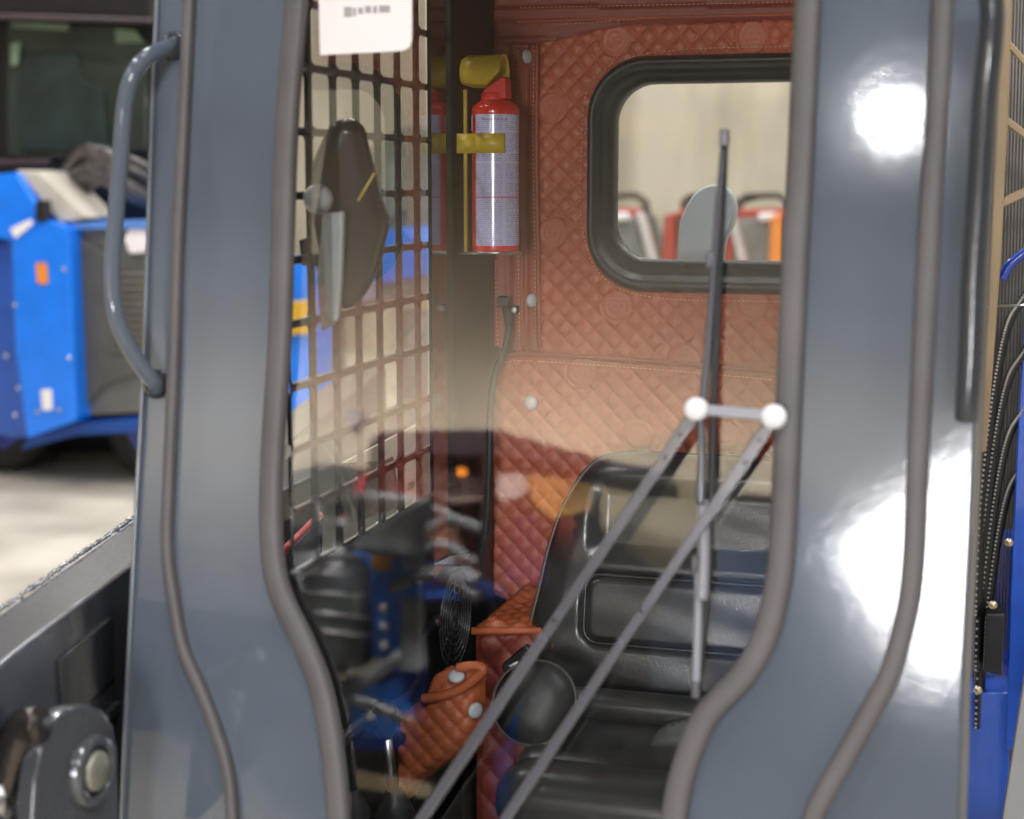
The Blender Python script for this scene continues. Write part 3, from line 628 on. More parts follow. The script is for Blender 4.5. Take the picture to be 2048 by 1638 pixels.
# pin bosses at the bottom left
def boss(px, py, Y, r, ax):
    c = PY(px, py, Y); return c
Yb = 1.42; Xb = -.93
pl = [(62, 1720), (72, 1560), (86, 1490), (104, 1446), (134, 1418), (170, 1408), (206, 1420), (226, 1450), (236, 1500), (240, 1720)]
BOSS = mat('boss_paint', (.10, .105, .12), .22, bump=.35, bs=70, coat=1, metal=.35)
MB().slab([PX(x, y, Xb) for x, y in pl], (-.022, 0, 0)).build('pin_plate', BOSS, LA, bevel=.004, seg=3)
pc = PX(180, 1540, Xb)
MB().lathe([(.040, -.004), (.040, .006), (.037, .010), (.030, .011), (.028, .008), (.028, 0)], pc, (1, 0, 0), 40).build('bushing', BOSS, LA)
MB().lathe([(.0001, .013), (.019, .013), (.022, .011), (.023, .006), (.023, 0)], pc, (1, 0, 0), 32).build('pin', mat('pin_steel', (.34, .33, .28), .45, var=.3, vs=40, bump=.3, metal=.5), LA)
MB().tube([pc + Vector((-.01, 0, 0)), pc + Vector((-.075, .0, .0))], .040, 28).build('bushing', BOSS, LA)
hz = MB().tube(spline([PY(x, y, Yb - .02) for x, y in ((-20, 1640), (10, 1570), (28, 1500), (50, 1455), (82, 1448))], 8), .020, 16)
hz.build('hydraulic_hose', mat('hose_fitting', (.10, .085, .08), .16, metal=.8, bump=.9, bs=90), LA)
MB().tube([PY(-20, 1600, Yb - .03), PY(20, 1600, Yb - .03)], .022, 6).build('hose_nut', METAL, LA)
part('side_body', MB().slab([PY(x, y, 1.72) for x, y in ((-200, 1560), (262, 1190), (262, 1900), (-200, 1900))], (0, .6, 0)), mat('body_black', (.008, .008, .009), .9, spec=.05))
part('front_step', MB().box((-.42, 1.72, .48), (.95, .12, .3)), PAINT, bevel=.01)
# white decal plate outside behind the grille
DC = part('decal_plate', MB().slab([PX(x, y, -1.0) for x, y in ((686, 926), (840, 846), (842, 1030), (806, 1030), (786, 912), (768, 922))], (-.004, 0, 0)), mat('decal_white', (.70, .64, .55), .5, var=.03), smooth=False)
part('rear_fender', MB().slab([PX(x, y, -1.06) for x, y in ((560, 985), (850, 830), (900, 800), (900, 1500), (560, 1500))], (-.1, 0, 0)), mat('fender_black', (.02, .016, .017), .35), bevel=.006)
part('red_hose', MB().tube([PX(520, 1150, -.95), PX(640, 1030, -.95)], .006, 10), mat('red_hose', (.55, .03, .025), .4))
# letters
def text(name, body, size, p, ex, ey, m, par, ext=.0002, align='CENTER'):
    c = bpy.data.curves.new(name, 'FONT'); c.body = body; c.size = size; c.extrude = ext; c.align_x = align
    t = bpy.data.objects.new(name, c); S.collection.objects.link(t)
    ex = Vector(ex).normalized(); ey = Vector(ey); ey = (ey - ex * ey.dot(ex)).normalized(); ez = ex.cross(ey)
    M = Matrix(((ex.x, ey.x, ez.x, p[0]), (ex.y, ey.y, ez.y, p[1]), (ex.z, ey.z, ez.z, p[2]), (0, 0, 0, 1)))
    me = bpy.data.meshes.new_from_object(t); bpy.data.objects.remove(t)
    me.transform(M); o = bpy.data.objects.new(name, me); S.collection.objects.link(o); me.materials.clear(); me.materials.append(m)
    if par is not None: o.parent = par; o.matrix_parent_inverse = Matrix.Translation(-wloc(par))
    return o
text('decal_letters', 'ZTJX', .017, PX(823, 977, -.998), (0, 1, 0), (0, 0, 1), INKK, DC)
part('rear_lug', MB().slab([(p.x, 2.85, p.z) for p in spline([PY(x, y, 2.85) for x, y in ((1352, 640), (1356, 470), (1368, 420), (1392, 384), (1425, 369), (1456, 380), (1470, 412), (1464, 450), (1446, 500), (1440, 640))], 6)], (0, .04, 0)), PALE, bevel=.006, seg=3)
# ---- extinguisher bracket (fixed to the corner pillar) and the extinguisher it holds
Ye = 2.42; ce = PY(991, 400, Ye); R_ = .0368
def ez(py): return PY(991, py, Ye).z
BR = sub_empty('extinguisher_bracket')
xb0 = PY(931, 300, Ye).x
MB().slab([(xb0 - .003, Ye - .002, ez(178)), (xb0 + .003, Ye - .002, ez(178)), (xb0 + .003, Ye - .002, ez(507)), (xb0 - .003, Ye - .002, ez(507))], (0, .007, 0)).build('bracket_spine', YEL, BR, bevel=.001)
MB().slab([(xb0 - .003, Ye - .03, ez(505)), (ce.x + .034, Ye - .03, ez(505)), (ce.x + .034, Ye + .03, ez(505)), (xb0 - .003, Ye + .03, ez(505))], (0, 0, -.0025)).build('bracket_foot', METAL, BR)
# strap: arc in front of the can
a0, a1 = math.radians(195), math.radians(308); V = []; K = 24
for k in range(K + 1):
    a = a0 + (a1 - a0) * k / K
    for r in (R_ + .0015, R_ + .004):
        for z in (ez(268), ez(307)): V.append((ce.x + r * math.cos(a), Ye + r * math.sin(a), z))
f = []
for k in range(K):
    b0 = 4 * k
    for i, j in ((0, 1), (1, 3), (3, 2), (2, 0)): f.append([b0 + i, b0 + j, b0 + 4 + j, b0 + 4 + i])
f += [[0, 1, 3, 2], [4 * K, 4 * K + 2, 4 * K + 3, 4 * K + 1]]
MB().add(V, f).build('bracket_strap', YEL, BR)
MB().slab([(xb0 - .002, Ye - .0375, ez(268)), (ce.x - R_ * .55, Ye - .0345, ez(268)), (ce.x - R_ * .55, Ye - .0345, ez(307)), (xb0 - .002, Ye - .0375, ez(307))], (0, .004, 0)).build('bracket_strap', YEL, BR)
FE = empty('fire_extinguisher', (ce.x, Ye, ez(505)), label='small red fire extinguisher with printed label strapped in yellow bracket', category='fire extinguisher')
def pr(l): return [(r / 1262., ez(y)) for r, y in l]
c0_ = (ce.x, Ye, 0)
k_ = R_ / 46
MB().lathe([(r * k_, ez(y)) for r, y in ((.01, 504), (43, 505), (46, 502), (46.2, 494), (46, 230), (46.6, 228), (46.6, 221), (45.6, 218), (45.2, 214), (42, 211), (37, 206), (31, 202), (26, 200), (.01, 200))], c0_, n=48).build('can', RED, FE)
MB().lathe([(44 * k_, ez(507)), (47.2 * k_, ez(505)), (47.4 * k_, ez(503.5)), (46.2 * k_, ez(502))], c0_, n=48).build('can_rim', METAL, FE)
LABM, nt, b = nodes('label_print'); N = nt.nodes; L = nt.links
g = N.new('ShaderNodeNewGeometry'); sp = N.new('ShaderNodeSeparateXYZ'); L.new(g.outputs['Position'], sp.inputs[0])
def mth(op, a, b_=None, c=None):
    q = N.new('ShaderNodeMath'); q.operation = op
    for i, x in enumerate((a, b_, c)):
        if x is None: continue
        if isinstance(x, (int, float)): q.inputs[i].default_value = x
        else: L.new(x, q.inputs[i])
    return q.outputs[0]
row = mth('FRACT', mth('MULTIPLY', sp.outputs['Z'], 340.)); rid = mth('FLOOR', mth('MULTIPLY', sp.outputs['Z'], 340.))
cb = N.new('ShaderNodeCombineXYZ'); L.new(mth('MULTIPLY', sp.outputs['X'], 620.), cb.inputs[0]); L.new(mth('MULTIPLY', rid, 7.31), cb.inputs[1])
wn = N.new('ShaderNodeTexNoise'); wn.inputs['Scale'].default_value = 1; wn.inputs['Detail'].default_value = 1; L.new(cb.outputs[0], wn.inputs['Vector'])
cb2 = N.new('ShaderNodeCombineXYZ'); L.new(mth('MULTIPLY', rid, .37), cb2.inputs[1]); wn2 = N.new('ShaderNodeTexNoise'); wn2.inputs['Scale'].default_value = 1; L.new(cb2.outputs[0], wn2.inputs['Vector'])
ink = mth('MULTIPLY', mth('MULTIPLY', mth('GREATER_THAN', wn.outputs[0], .44), mth('LESS_THAN', row, .55)), mth('GREATER_THAN', wn2.outputs[0], .40))
col = mth('GREATER_THAN', mth('ABSOLUTE', mth('SUBTRACT', sp.outputs['X'], ce.x + .0225)), .0022); ink = mth('MULTIPLY', ink, col)
mx = N.new('ShaderNodeMix'); mx.data_type = 'RGBA'; mx.inputs[6].default_value = (.56, .54, .78, 1); mx.inputs[7].default_value = (.37, .35, .58, 1); L.new(ink, mx.inputs[0])
L.new(mx.outputs[2], b.inputs['Base Color']); b.inputs['Roughness'].default_value = .25; b.inputs['Coat Weight'].default_value = .6
def arc(r, z0, z1, d0, d1, name, m, par):
    V = []; K = 30
    for k in range(K + 1):
        a = math.radians(d0 + (d1 - d0) * k / K); V += [(ce.x + r * math.cos(a), Ye + r * math.sin(a), z0), (ce.x + r * math.cos(a), Ye + r * math.sin(a), z1)]
    return new(name, V, [[2 * k, 2 * k + 2, 2 * k + 3, 2 * k + 1] for k in range(K)], m, par)
lab = arc(R_ * 1.008, ez(490), ez(230), 231.7, 395, 'label', LABM, FE)
arc(R_ * 1.013, ez(395), ez(393), 231.7, 395, 'label_line', mat('red_print', (.5, .03, .08), .4), lab)
arc(R_ * 1.012, ez(262), ez(231), 198, 214, 'side_label', WHITE, FE)
hd_ = text('label_heading', 'Formula Fire Stop', .0058, (0, 0, 0), (1, 0, 0), (0, 0, 1), mat('red_ink', (.30, .05, .12), .5), None)
for v in hd_.data.vertices:
    x, _, z = v.co; a = math.radians(284) + x / R_; rr9 = R_ * 1.016; v.co = (ce.x + rr9 * math.cos(a), Ye + rr9 * math.sin(a), ez(242) + z)
hd_.parent = lab; hd_.matrix_parent_inverse = Matrix.Translation(-wloc(lab))
for k in range(3):
    a = math.radians(206); text('side_letter', 'EBE'[k], .0085, (ce.x + R_ * 1.03 * math.cos(a), Ye + R_ * 1.03 * math.sin(a), ez(240 + k * 9.5)), (-math.sin(a), math.cos(a), 0) if False else (.35, -.93, 0), (0, 0, 1), INKK, lab, .0001)
# nozzle and hood
def pe(x, y, Y=Ye): return PY(x, y, Y)
sp_ = [(965, 198), (965, 182), (975, 172), (1004, 151), (1011, 156), (1012, 198)]
MB().lathe([(.0205, 0), (.0205, .010), (.0185, .012)], (ce.x - .002, Ye, ez(201)), n=32).build('nozzle_collar', REDC, FE)
MB().slab([PY(x, y, Ye - .016) for x, y in sp_], (0, .032, 0)).build('nozzle', REDC, FE, bevel=.006, seg=4)
# hood: half pipe round an axis along X with cut lower right
V = []; K = 20; rh = .0275; hc = PY(975, 145, Ye - .004); nx_ = 14; xL, xR_ = PY(929, 146, Ye).x, PY(1011, 146, Ye).x
for th_ in (0, .0025):
    for i in range(nx_ + 1):
        t = i / nx_; x = xL + (xR_ - xL) * t; rr2 = (rh - th_) * (1 - .22 * max(0, 1 - t / .25) ** 2)
        for k in range(K + 1):
            lim = math.radians(-52 if t < .62 else -52 + 52 * (t - .62) / .38)
            a = lim + (math.radians(235) - lim) * k / K   # from front-bottom over the top to the back
            V.append((x, hc.y - rr2 * math.cos(a), hc.z + rr2 * math.sin(a)))
f = []; W_ = K + 1; M_ = W_ * (nx_ + 1)
for s0 in (0, M_):
    for i in range(nx_):
        for k in range(K): f.append([s0 + i * W_ + k, s0 + i * W_ + k + 1, s0 + (i + 1) * W_ + k + 1, s0 + (i + 1) * W_ + k])
for i in range(nx_):
    for k in (0, K): f.append([i * W_ + k, (i + 1) * W_ + k, M_ + (i + 1) * W_ + k, M_ + i * W_ + k])
for k in range(K):
    for i in (0, nx_): f.append([i * W_ + k, i * W_ + k + 1, M_ + i * W_ + k + 1, M_ + i * W_ + k])
MB().add(V, f).build('bracket_hood', YEL, BR)
# ================================================================== blue loader in the left background
BLD = empty('blue_loader', (-4.4, 7.9, 0), label='blurred blue loader with black cab and grey hood parked behind at left', category='loader')
def bl_(name, pts, Y, th, m, par=None, bevel=.01): return MB().slab([PY(x, y, Y) for x, y in pts], (0, th, 0)).build(name, m, par or BLD, bevel=bevel)
cabm = mat('cab_black', (.007, .007, .008), .35)
B0 = 7.3
cb_ = bl_('cab', [(-160, 20), (300, 38), (320, 60), (320, 470), (-160, 340)], B0 + .55, .9, cabm)
bl_('cab_roof', [(-160, -60), (180, -60), (305, -30), (300, 36), (-160, 22)], B0 + .4, 1.2, mat('roof_brown', (.014, .011, .012), .4), cb_)
bl_('roof_trim', [(-160, 22), (300, 36), (300, 46), (-160, 34)], B0 + .37, .05, mat('trim_tan', (.07, .05, .048), .4), cb_)
bl_('cab_window', [(14, 48), (250, 52), (294, 82), (294, 300), (120, 318), (14, 310)], B0 + .53, .015, mat('green_glass', (.022, .034, .027), .12, var=.45, vs=3, coat=.6), cb_)
bl_('cab_seat', [(48, 105), (150, 100), (165, 160), (205, 175), (215, 300), (40, 300), (36, 180)], B0 + .51, .015, mat('green_seat', (.012, .024, .019), .5, var=.5, vs=5), cb_)
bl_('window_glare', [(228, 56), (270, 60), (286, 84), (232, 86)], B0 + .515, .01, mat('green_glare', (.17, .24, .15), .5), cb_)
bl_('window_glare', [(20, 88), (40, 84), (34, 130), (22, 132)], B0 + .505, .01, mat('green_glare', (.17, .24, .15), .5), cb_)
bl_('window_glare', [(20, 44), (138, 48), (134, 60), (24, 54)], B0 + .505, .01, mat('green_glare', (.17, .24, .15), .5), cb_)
bl_('sill_bar', [(-160, 318), (95, 318), (95, 330), (-160, 330)], B0 + .45, .05, mat('sill_brown', (.08, .05, .045), .5), cb_)
bl_('fender', [(-160, 420), (-20, 350), (30, 345), (95, 445), (40, 485), (-10, 475), (-160, 560)], B0 - .1, .6, BLUE)
bl_('cream_strip', [(30, 340), (78, 344), (178, 436), (120, 446)], B0 - .05, .3, CREAM)
bl_('side_panel', [(-160, 520), (22, 478), (46, 640), (56, 876), (14, 876), (-160, 790)], B0 - .02, .7, mat('mid_blue', (.02, .09, .42), .3, coat=.4))
bd = bl_('body', [(22, 474), (95, 440), (136, 456), (152, 842), (54, 878), (30, 700)], B0 - .12, .9, BLUE)
bl_('marker_lamp', [(70, 526), (92, 526), (95, 568), (74, 568)], B0 - .135, .012, AMBER, bd)
bl_('body_label', [(80, 780), (102, 778), (104, 820), (84, 822)], B0 - .135, .012, WHITE, bd)
bl_('body_label', [(18, 458), (60, 438), (66, 448), (30, 478)], B0 - .135, .012, WHITE, bd)
bl_('fuel_cap', [(70, 400), (90, 400), (92, 440), (68, 444)], B0 - .14, .06, BLACK, bd)
for x, y in ((30, 610), (12, 712), (36, 776), (30, 830), (128, 538), (138, 716), (75, 824), (118, 820)):
    MB().lathe([(.0001, .010), (.008, .008), (.012, 0)], PY(x, y, B0 - .13), (0, -1, 0), 12).build('bolt', METAL, BLD)
hd = bl_('hood', [(136, 456), (430, 445), (430, 820), (160, 832), (150, 700)], B0 + .02, .8, HOOD)
bl_('hood_panel', [(145, 462), (205, 505), (430, 560), (430, 700), (210, 770), (160, 822), (152, 640)], B0 - .01, .03, mat('hood_panel', (.085, .082, .078), .45), hd)
bl_('hood_top', [(136, 446), (430, 436), (430, 458), (140, 460)], B0 - .04, .8, mat('light_blue', (.10, .24, .62), .3), hd)
bl_('hood_lamp', [(246, 476), (258, 456), (290, 454), (300, 480), (292, 505), (258, 508)], B0 - .02, .03, WHITE, hd)
lv = MB()
for k in range(11): lv.slab([PY(x, y + k * 15, B0 - .03) for x, y in ((222, 545), (420, 545), (420, 551), (222, 551))], (0, .02, 0))
lv.build('louvre', mat('louvre_tan', (.23, .21, .17), .5), hd)
bl_('chassis', [(54, 878), (152, 844), (430, 822), (430, 858), (152, 872), (40, 900)], B0, .8, mat('chassis_blue', (.006, .06, .30), .3))
bl_('underside', [(-160, 800), (430, 850), (430, 905), (-160, 905)], B0 + .5, .9, cabm, bevel=0)
hs = MB(); random.seed(3)
for k in range(16):
    x, y = 110 + random.random() * 60, 340 + random.random() * 60
    hs.tube(spline([PY(x, y, B0 + .3), PY(x + 45, y - 30 - random.random() * 20, B0 + .1), PY(x + 110, y - 30 + random.random() * 30, B0 + .15), PY(x + 180, y + 25, B0 + .3)], 6), .022, 8)
hs.build('hydraulic_hose', mat('hose_sheen', (.06, .05, .05), .22, coat=.5), BLD)
for x in (20, 330):
    c = PY(x, 905, B0 + .35); c.z = .30
    t = MB().lathe([(.17, -.1), (.26, -.12), (.30, -.08), (.30, .08), (.26, .12), (.17, .1)], c, (0, 1, 0), 32).build('wheel', TYRE, BLD)
    MB().lathe([(.0001, -.1), (.1, -.09), (.17, -.105)], c, (0, 1, 0), 24).build('rim', BLUED, t)
# second blue machine seen through the grille
BM = empty('blue_excavator', (-3.0, 9.9, 0), label='distant blurred blue machine seen between the side grille bars', category='excavator')
def gl_(name, pts, Y, th, m, par): return MB().slab([PY(x, y, Y) for x, y in pts], (0, th, 0)).build(name, m, par, bevel=.01)
gl_('bonnet', [(640, 500), (740, 470), (800, 455), (836, 480), (838, 552), (760, 568), (640, 590)], 9.4, .7, BLUE, BM)
gl_('undercarriage', [(650, 560), (838, 552), (848, 600), (660, 640)], 9.45, .7, GREYM, BM)
gl_('counterweight', [(640, 575), (700, 556), (745, 560), (740, 600), (650, 625)], 9.3, .2, mat('lilac_grey', (.34, .32, .45), .4), BM)
gl_('cab', [(735, 300), (812, 250), (822, 470), (740, 480)], 9.6, .6, mat('haze_grey', (.16, .17, .14), .5, var=.3, vs=3), BM)
gl_('cab_window', [(772, 330), (806, 310), (808, 420), (774, 440)], 9.55, .03, mat('grey_green', (.22, .25, .21), .3), BM)
for x in (660, 830):
    c = PY(x, 620, 9.6); MB().tube([(c.x, 9.6, c.z), (c.x, 9.6, .02)], .10, 12).build('leg', GREYM, BM)
BP = empty('blue_drill_rig', (-2.9, 7.1, 0), label='tall blue machine mast with yellow band glimpsed beside the left gasket', category='drill rig')
gl_('mast', [(560, 520), (612, 512), (616, 860), (560, 880)], 6.6, .3, BLUE, BP)
gl_('yellow_band', [(556, 605), (622, 600), (620, 668), (556, 672)], 6.55, .06, mat('band_yellow', (.62, .36, .02), .4), BP)
gl_('mast_foot', [(560, 882), (616, 862), (618, 960), (556, 960)], 6.6, .4, mat('pale_lilac', (.35, .35, .6), .4), BP)
c = PY(588, 960, 6.8); MB().tube([(c.x, 6.8, c.z + .1), (c.x, 6.8, .02)], .12, 12).build('leg', GREYM, BP)
# ================================================================== row of red machines behind the rear window
def red_machine(Y, px, orange, lab, k=1.0):
    c = PY(px, 520, Y); r = empty('mini_loader', (c.x, Y + .4, 0), label=lab, category='mini loader', group='red machines lined up along the far wall')
    q = lambda x, y: PY(px + x * k, 400 + (y - 400), Y)
    def P(name, pts, dy, th, m): return MB().slab([q(x, y) + Vector((0, dy, 0)) for x, y in pts], (0, th, 0)).build(name, m, r, bevel=.02)
    P('roll_bar', [(-62, 470), (-60, 402), (-40, 386), (30, 384), (54, 400), (76, 520), (62, 520), (42, 410), (26, 398), (-38, 400), (-46, 412), (-48, 470)], .3, .08, mat('bar_dark', (.10, .085, .075), .5))
    P('red_cowl', [(-50, 420), (40, 418), (50, 436), (-52, 440)], .05, .5, REDM)
    P('grey_hood', [(-44, 438), (46, 434), (70, 520), (60, 640), (-40, 640), (-50, 520)], 0, .8, GREYM)
    P('side_rail', [(50, 424), (66, 424), (96, 520), (92, 640), (74, 640), (76, 524)], -.05, .1, PINK)
    P('red_side', [(-74, 430), (-52, 426), (-46, 640), (-84, 640)], -.02, .6, ORM if orange else REDM)
    P('lamp_bar', [(0, 426), (38, 424), (42, 440), (4, 444)], -.06, .05, WHITE)
    for s in (-1, 1):
        cc_ = q(s * 45, 700); MB().lathe([(.0001, -.12), (.2, -.12), (.32, -.1), (.32, .1), (.2, .12), (.0001, .12)], (cc_.x, Y + .4, .32), (1, 0, 0), 24).build('wheel', TYRE, r)
    P('chassis', [(-60, 630), (66, 630), (66, 700), (-60, 700)], .05, .8, GREYM)
    return r
red_machine(10.6, 1222, False, 'leftmost red and grey mini loader at the left edge of the rear window')
red_machine(10.6, 1402, False, 'middle red mini loader half hidden behind the grey rounded plate')
red_machine(10.6, 1516, False, 'right-hand red and grey mini loader beside the wiper tip')
red_machine(10.2, 1616, True, 'orange-sided mini loader at the right edge of the rear window')
# ================================================================== neighbour on the far right
NB = empty('neighbour_machine', (.25, 3.2, 0), label='blue machine with sand coloured guard frame and black springs at right edge', category='machine')
def nb(name, pts, Y, th, m, bevel=.003, par=None): return MB().slab([PY(x, y, Y) for x, y in pts], (0, th, 0)).build(name, m, par or NB, bevel=bevel)
nb('guard_post', [(2004, -80), (2026, -80), (2016, 240), (2002, 520), (1984, 760), (1972, 905), (1958, 905), (1976, 600), (1990, 300)], 2.9, .05, SAND)
nb('back_cover', [(1985, -80), (2200, -80), (2200, 1700), (1930, 1700), (1958, 900)], 3.35, .05, mat('cover_grey', (.055, .052, .050), .5))
rm = MB()
for k in range(34):
    x = 1992 + k * 6.5; rm.tube([PY(x + 8, -60, 3.05), PY(x - 14, 700, 3.05), PY(x - 40, 1300, 3.05)], .0016, 5)
rm.build('radiator_rod', mat('rod_tan', (.16, .14, .12), .4), NB)
for y0, y1, y2 in ((70, 122, 190), (232, 268, 320), (404, 386, 372)):
    nb('guard_rung', [(2004, y0 - 8), (2048, y1 - 10), (2110, y2 - 12), (2110, y2 + 12), (2048, y1 + 10), (2004, y0 + 12)], 2.93, .02, SAND)
for k, y0 in enumerate((496, 590, 700, 815, 925)):
    pts = [(2110, y0 - 90), (2048, y0 + (0 if k == 0 else 5)), (2018, y0 + 55), (1996, y0 + 150), (1978, y0 + 280), (1962, y0 + 440), (1954, y0 + 640)] if k else [(2120, y0 - 40), (2048, y0 + 10), (2020, y0 + 34), (2004, y0 + 62)]
    MB().tube(spline([PY(x, y, 2.97 + k * .012) for x, y in pts], 8), .0085, 10).build('curved_bar', BLUED if k == 0 else BLACK, NB)
    if k:
        rope = MB(); pp = spline([PY(x - 3, y, 2.962 + k * .012 - .008) for x, y in pts], 30)
        for p in pp[::2]: rope.lathe([(.0001, .0024), (.0022, .001), (.0022, -.001), (.0001, -.0024)], p, (0, 0, 1), 6)
        rope.build('edge_bead', mat('weld_metal', (.42, .40, .36), .3), NB)
NBL = mat('side_panel_blue', (.004, .075, .48), .3, var=.2, coat=.5)
nb('side_blue', [(2052, 600), (2120, 580), (2120, 1500), (2012, 1500), (2020, 1200), (2038, 800)], 2.99, .03, NBL)
nb('base_blue', [(1925, 1384), (2022, 1384), (2012, 1900), (1910, 1900)], 3.0, .12, NBL)
nb('blue_tab', [(1986, 498), (1999, 498), (1997, 545), (1984, 545)], 2.95, .02, BLUED)
nb('dark_box', [(1972, 1228), (2010, 1228), (2004, 1352), (1966, 1342)], 2.95, .06, BLACK)
nb('blue_body', [(1940, 1080), (2030, 1080), (2016, 1384), (1925, 1384)], 3.10, .1, BLUED)
sc = MB()
for x, y in ((1956, 1380), (1986, 1210), (2018, 1085)): sc.lathe([(.0001, .008), (.006, .006), (.008, 0)], PY(x, y, 2.94), (0, -1, 0), 14)
sc.build('screw_head', mat('brass', (.55, .45, .3), .3, metal=.9), NB)
MB().tube([PY(1960, 614, 2.94), PY(2140, 606, 2.94)], .0022, 6).build('cross_wire', METAL, NB)
MB().box((.55, 3.75, .33), (.7, .8, .5)).build('chassis', BLUED, NB, bevel=.02)
MB().box((.62, 3.5, .95), (.5, .22, 1.2)).build('engine_cover', BLACK, NB, bevel=.02)
for x_ in (.3, .85): MB().lathe([(.0001, -.1), (.2, -.1), (.3, -.07), (.3, .07), (.2, .1), (.0001, .1)], (x_, 3.75, .3), (1, 0, 0), 28).build('wheel', TYRE, NB)
GP = MB().slab([PY(x, y, 2.4) for x, y in ((2052, 1330), (2300, 1330), (2300, 2300), (2006, 2300), (2004, 1638))], (0, .02, 0)).build('grey_panel', mat('plain_grey', (.30, .30, .30), .5), NB, bevel=.003)
# ================================================================== machine and made-up panels behind the camera (seen only in the glass)
RV = -5.2
T1 = empty('tractor', (-4.2, RV - .8, 0), label='blue tractor with black cab reflected in the windscreen', category='tractor')
def rt(name, pts, dy, th, m, par): return MB().slab([RF(x, y, RV + dy) for x, y in pts], (0, -th, 0)).build(name, m, par, bevel=.01)
MAR = mat('cab_maroon', (.035, .018, .022), .5); 
rt('cab_roof', [(742, 878), (756, 862), (985, 858), (1235, 925), (1300, 932), (1300, 962), (1235, 955), (990, 910), (762, 908), (742, 900)], 0, .9, MAR, T1)
rt('cab_back', [(748, 880), (985, 880), (1230, 940), (1240, 960), (985, 925), (985, 1400), (745, 1400)], -.6, .1, MAR, T1)
rt('cab_post', [(737, 880), (762, 870), (750, 1010), (726, 1010)], .02, .05, BLACK, T1)
rt('cab_post', [(966, 862), (986, 860), (976, 1180), (950, 1180)], .02, .05, BLACK, T1)
rt('red_seat', [(700, 1010), (712, 960), (745, 925), (790, 915), (830, 940), (835, 1010)], -.2, .1, mat('red_seat', (.45, .06, .07), .5), T1)
rt('pale_cloth', [(770, 935), (800, 915), (960, 955), (975, 1000), (900, 1010), (840, 985)], -.22, .1, mat('pale_cloth', (.40, .27, .24), .7, var=.3, vs=4), T1)
rt('indicator', [(912, 936), (928, 936), (932, 944), (928, 951), (912, 951)], .05, .03, mat('amber_lit', (1, .3, .02), .3, emit=3), T1)
rt('bonnet_top', [(696, 1025), (715, 1002), (780, 995), (840, 1000), (860, 1016), (850, 1028)], .35, .5, mat('silver_top', (.55, .56, .56), .35), T1)
rt('bonnet', [(702, 1028), (852, 1028), (850, 1180), (960, 1160), (960, 1190), (700, 1210)], .3, .5, mat('tractor_blue', (.03, .20, .80), .3, var=.2), T1)
rt('grille', [(752, 1034), (842, 1034), (836, 1090), (800, 1100), (762, 1090)], .36, .04, BLACK, T1)
rt('plate', [(738, 1105), (776, 1100), (776, 1140), (740, 1142)], .36, .04, mat('orange_plate', (.95, .42, .03), .4), T1)
rt('bumper', [(800, 1120), (940, 1135), (960, 1150), (945, 1165), (800, 1135)], .36, .04, mat('silver_bar', (.4, .42, .45), .3), T1)
rt('brown_box', [(800, 1050), (900, 1046), (925, 1120), (820, 1118)], .30, .1, mat('brown_box', (.20, .09, .06), .6), T1)
rt('blue_leg', [(742, 1205), (788, 1205), (790, 1320), (740, 1330)], .3, .2, mat('tractor_blue', (.03, .20, .80), .3), T1)
rt('front_weight', [(700, 1335), (820, 1330), (800, 1500), (690, 1500)], .3, .4, BLUED, T1)
rt('dark_frame', [(560, 1180), (940, 1190), (940, 1700), (560, 1700)], 0, .4, BLACK, T1)
rt('cream_bar', [(650, 1345), (700, 1342), (760, 1312), (762, 1328), (720, 1352), (655, 1366)], .4, .05, mat('cream_bar', (.75, .72, .6), .5), T1)
rt('drum', [(560, 1060), (640, 1040), (720, 1060), (720, 1330), (560, 1330)], .25, .3, mat('drum_black', (.03, .035, .05), .4, var=.4, vs=6), T1)
rt('red_cap', [(655, 1030), (698, 1030), (700, 1075), (655, 1078)], .35, .1, mat('rust_cap', (.35, .09, .05), .5), T1)
rt('black_cap', [(645, 1002), (700, 1002), (700, 1030), (645, 1034)], .36, .1, BLACK, T1)
rt('pale_print', [(656, 1120), (690, 1110), (694, 1150), (660, 1156)], .45, .04, mat('pale_print', (.5, .5, .6), .5, var=.5, vs=14), T1)
rt('pale_print', [(640, 1180), (690, 1180), (690, 1196), (640, 1196)], .45, .04, mat('pale_print', (.5, .5, .6), .5), T1)
rt('white_load', [(690, 832), (700, 815), (722, 822), (735, 838), (715, 846), (700, 868)], -1.5, .1, WHITE, T1)
rt('dark_load', [(560, 950), (640, 925), (720, 935), (735, 1000), (720, 1100), (560, 1100)], -.8, .3, mat('dark_load', (.11, .10, .09), .6, var=.5, vs=3), T1)
c = RF(840, 1300, RV - .3)
for s in (-.5, .5): MB().lathe([(.0001, -.15), (.3, -.15), (.5, -.12), (.5, .12), (.3, .15), (.0001, .15)], (c.x + s * 1.6, RV - .6, .5), (1, 0, 0), 28).build('wheel', TYRE, T1)
T2 = empty('reflected_stand_in', (-2.4, -7.2, 0), label='made-up tall dark stand-in with orange and purple panels reflected in the glass', category='reflection stand-in')
rt2 = lambda name, pts, dy, th, m: MB().slab([RF(x, y, -6.6 + dy) for x, y in pts], (0, -th, 0)).build(name, m, T2, bevel=.01)  # made-up panels, placed for the coloured smears reflected in the windscreen
rt2('dark_body', [(985, 905), (1230, 965), (1320, 975), (1700, 1000), (1700, 1700), (985, 1700)], -.5, .5, mat('stand_in_body', (.05, .035, .03), .5, var=.5, vs=3))
rt2('orange_panel', [(1055, 930), (1190, 945), (1180, 1020), (1100, 1040), (1060, 1000)], 0, .2, mat('orange_panel', (.62, .30, .07), .5, var=.5, vs=6))
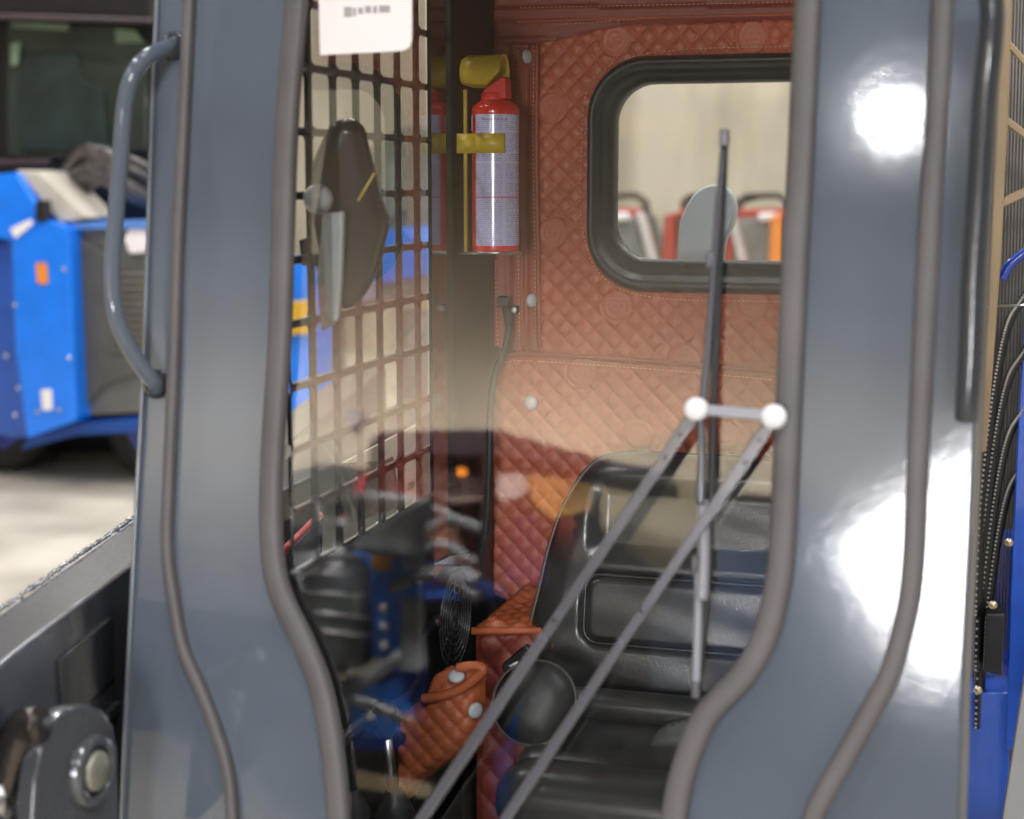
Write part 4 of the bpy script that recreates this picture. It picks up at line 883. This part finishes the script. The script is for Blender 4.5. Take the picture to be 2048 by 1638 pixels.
rt2('white_panel', [(985, 925), (1040, 930), (1056, 985), (1010, 1005), (985, 990)], 0, .2, mat('white_panel', (.75, .68, .62), .5, var=.4, vs=5))
rt2('red_panel', [(1100, 1050), (1150, 1030), (1140, 1120), (1090, 1110)], 0, .2, mat('red_panel', (.5, .05, .03), .5))
rt2('purple_panel', [(1000, 1045), (1060, 1025), (1080, 1090), (1075, 1170), (1010, 1165), (990, 1100)], .5, .2, mat('purple_panel', (.42, .22, .85), .5, var=.5, vs=6))
rt2('tan_panel', [(1200, 925), (1425, 965), (1420, 1140), (1320, 1150), (1200, 1060)], .1, .2, mat('tan_panel', (.48, .38, .20), .6, var=.25, vs=3))
rt2('blue_panel', [(1425, 1090), (1540, 1100), (1540, 1380), (1300, 1380), (1300, 1180)], .1, .2, mat('steel_blue', (.10, .16, .30), .5, var=.3, vs=3))
rt2('blue_stripe', [(960, 1540), (1010, 1480), (1040, 1380), (1000, 1640), (950, 1680)], .2, .2, BLUE)
c = RF(1200, 1300, -7.2)
for s in (-.7, .7): MB().lathe([(.0001, -.2), (.4, -.2), (.6, -.15), (.6, .15), (.4, .2), (.0001, .2)], (c.x + s, -7.2, .6), (1, 0, 0), 28).build('wheel', TYRE, T2)

def rl(name, x, y, w, prof, dy, m, par, ax=(0, 0, 1)):
    """turned piece of the reflected machine: prof = (half width px, offset px)"""
    c = RF(x, y, RV + dy); k = (RF(x + 50, y, RV + dy) - RF(x - 50, y, RV + dy)).length / 100
    return MB().lathe([(max(a * k, 1e-4), b_ * k) for a, b_ in prof], c, ax, 28).build(name, m, par)
GR = mat('machine_grey', (.17, .18, .19), .35, var=.3, vs=6); DK = mat('engine_dark', (.05, .055, .06), .35, var=.5, vs=8, coat=.5); CR = mat('engine_chrome', (.7, .7, .72), .25, metal=.9)
rl('air_filter', 780, 1045, 0, [(1, -60), (66, -60), (70, -50), (70, 28), (76, 30), (76, 44), (60, 52), (1, 54)], .6, GR, T1)
rl('oil_can', 668, 1210, 0, [(1, -110), (60, -110), (64, -100), (64, 60), (54, 80), (34, 96), (26, 100), (26, 130), (30, 132), (30, 160), (1, 162)], .7, DK, T1)
rl('oil_can', 610, 1180, 0, [(1, -110), (40, -110), (44, -100), (44, 40), (20, 70), (1, 72)], .65, GR, T1)
for y in (1110, 1150, 1190, 1230, 1265): rl('clamp_band', 668, y, 0, [(65, -3), (67, -3), (67, 3), (65, 3)], .7, CR, T1)
for x, y in ((765, 1215), (765, 1252), (766, 1290), (700, 1340), (740, 1430), (720, 1095), (700, 1150)): rl('bolt_cap', x, y, 0, [(1, 8), (7, 6), (9, 0), (7, -6), (1, -8)], .75, CR, T1)
for k, (x0, y0, x1, y1, x2, y2) in enumerate(((600, 1100, 680, 1060, 800, 1110), (820, 1120, 880, 1090, 950, 1130), (780, 1180, 860, 1150, 960, 1200), (600, 1330, 690, 1380, 800, 1310), (620, 1440, 700, 1400, 830, 1450), (860, 1060, 900, 1040, 960, 1060))):
    MB().tube(spline([RF(x, y, RV + .5 + .05 * k) for x, y in ((x0, y0), (x1, y1), (x2, y2))], 10), .035, 10).build('engine_hose', GR if k % 2 else DK, T1)
rt('side_plate', [(800, 1190), (840, 1195), (850, 1330), (835, 1345), (795, 1340)], .45, .05, GR, T1)
rt('cream_bar', [(700, 1540), (860, 1570), (862, 1600), (700, 1575)], .4, .05, mat('tan_bar', (.36, .29, .19), .5), T1)
rt('blue_block', [(700, 1370), (800, 1360), (830, 1440), (780, 1480), (690, 1470)], .35, .2, mat('tractor_blue2', (.02, .13, .5), .3, coat=.8), T1)
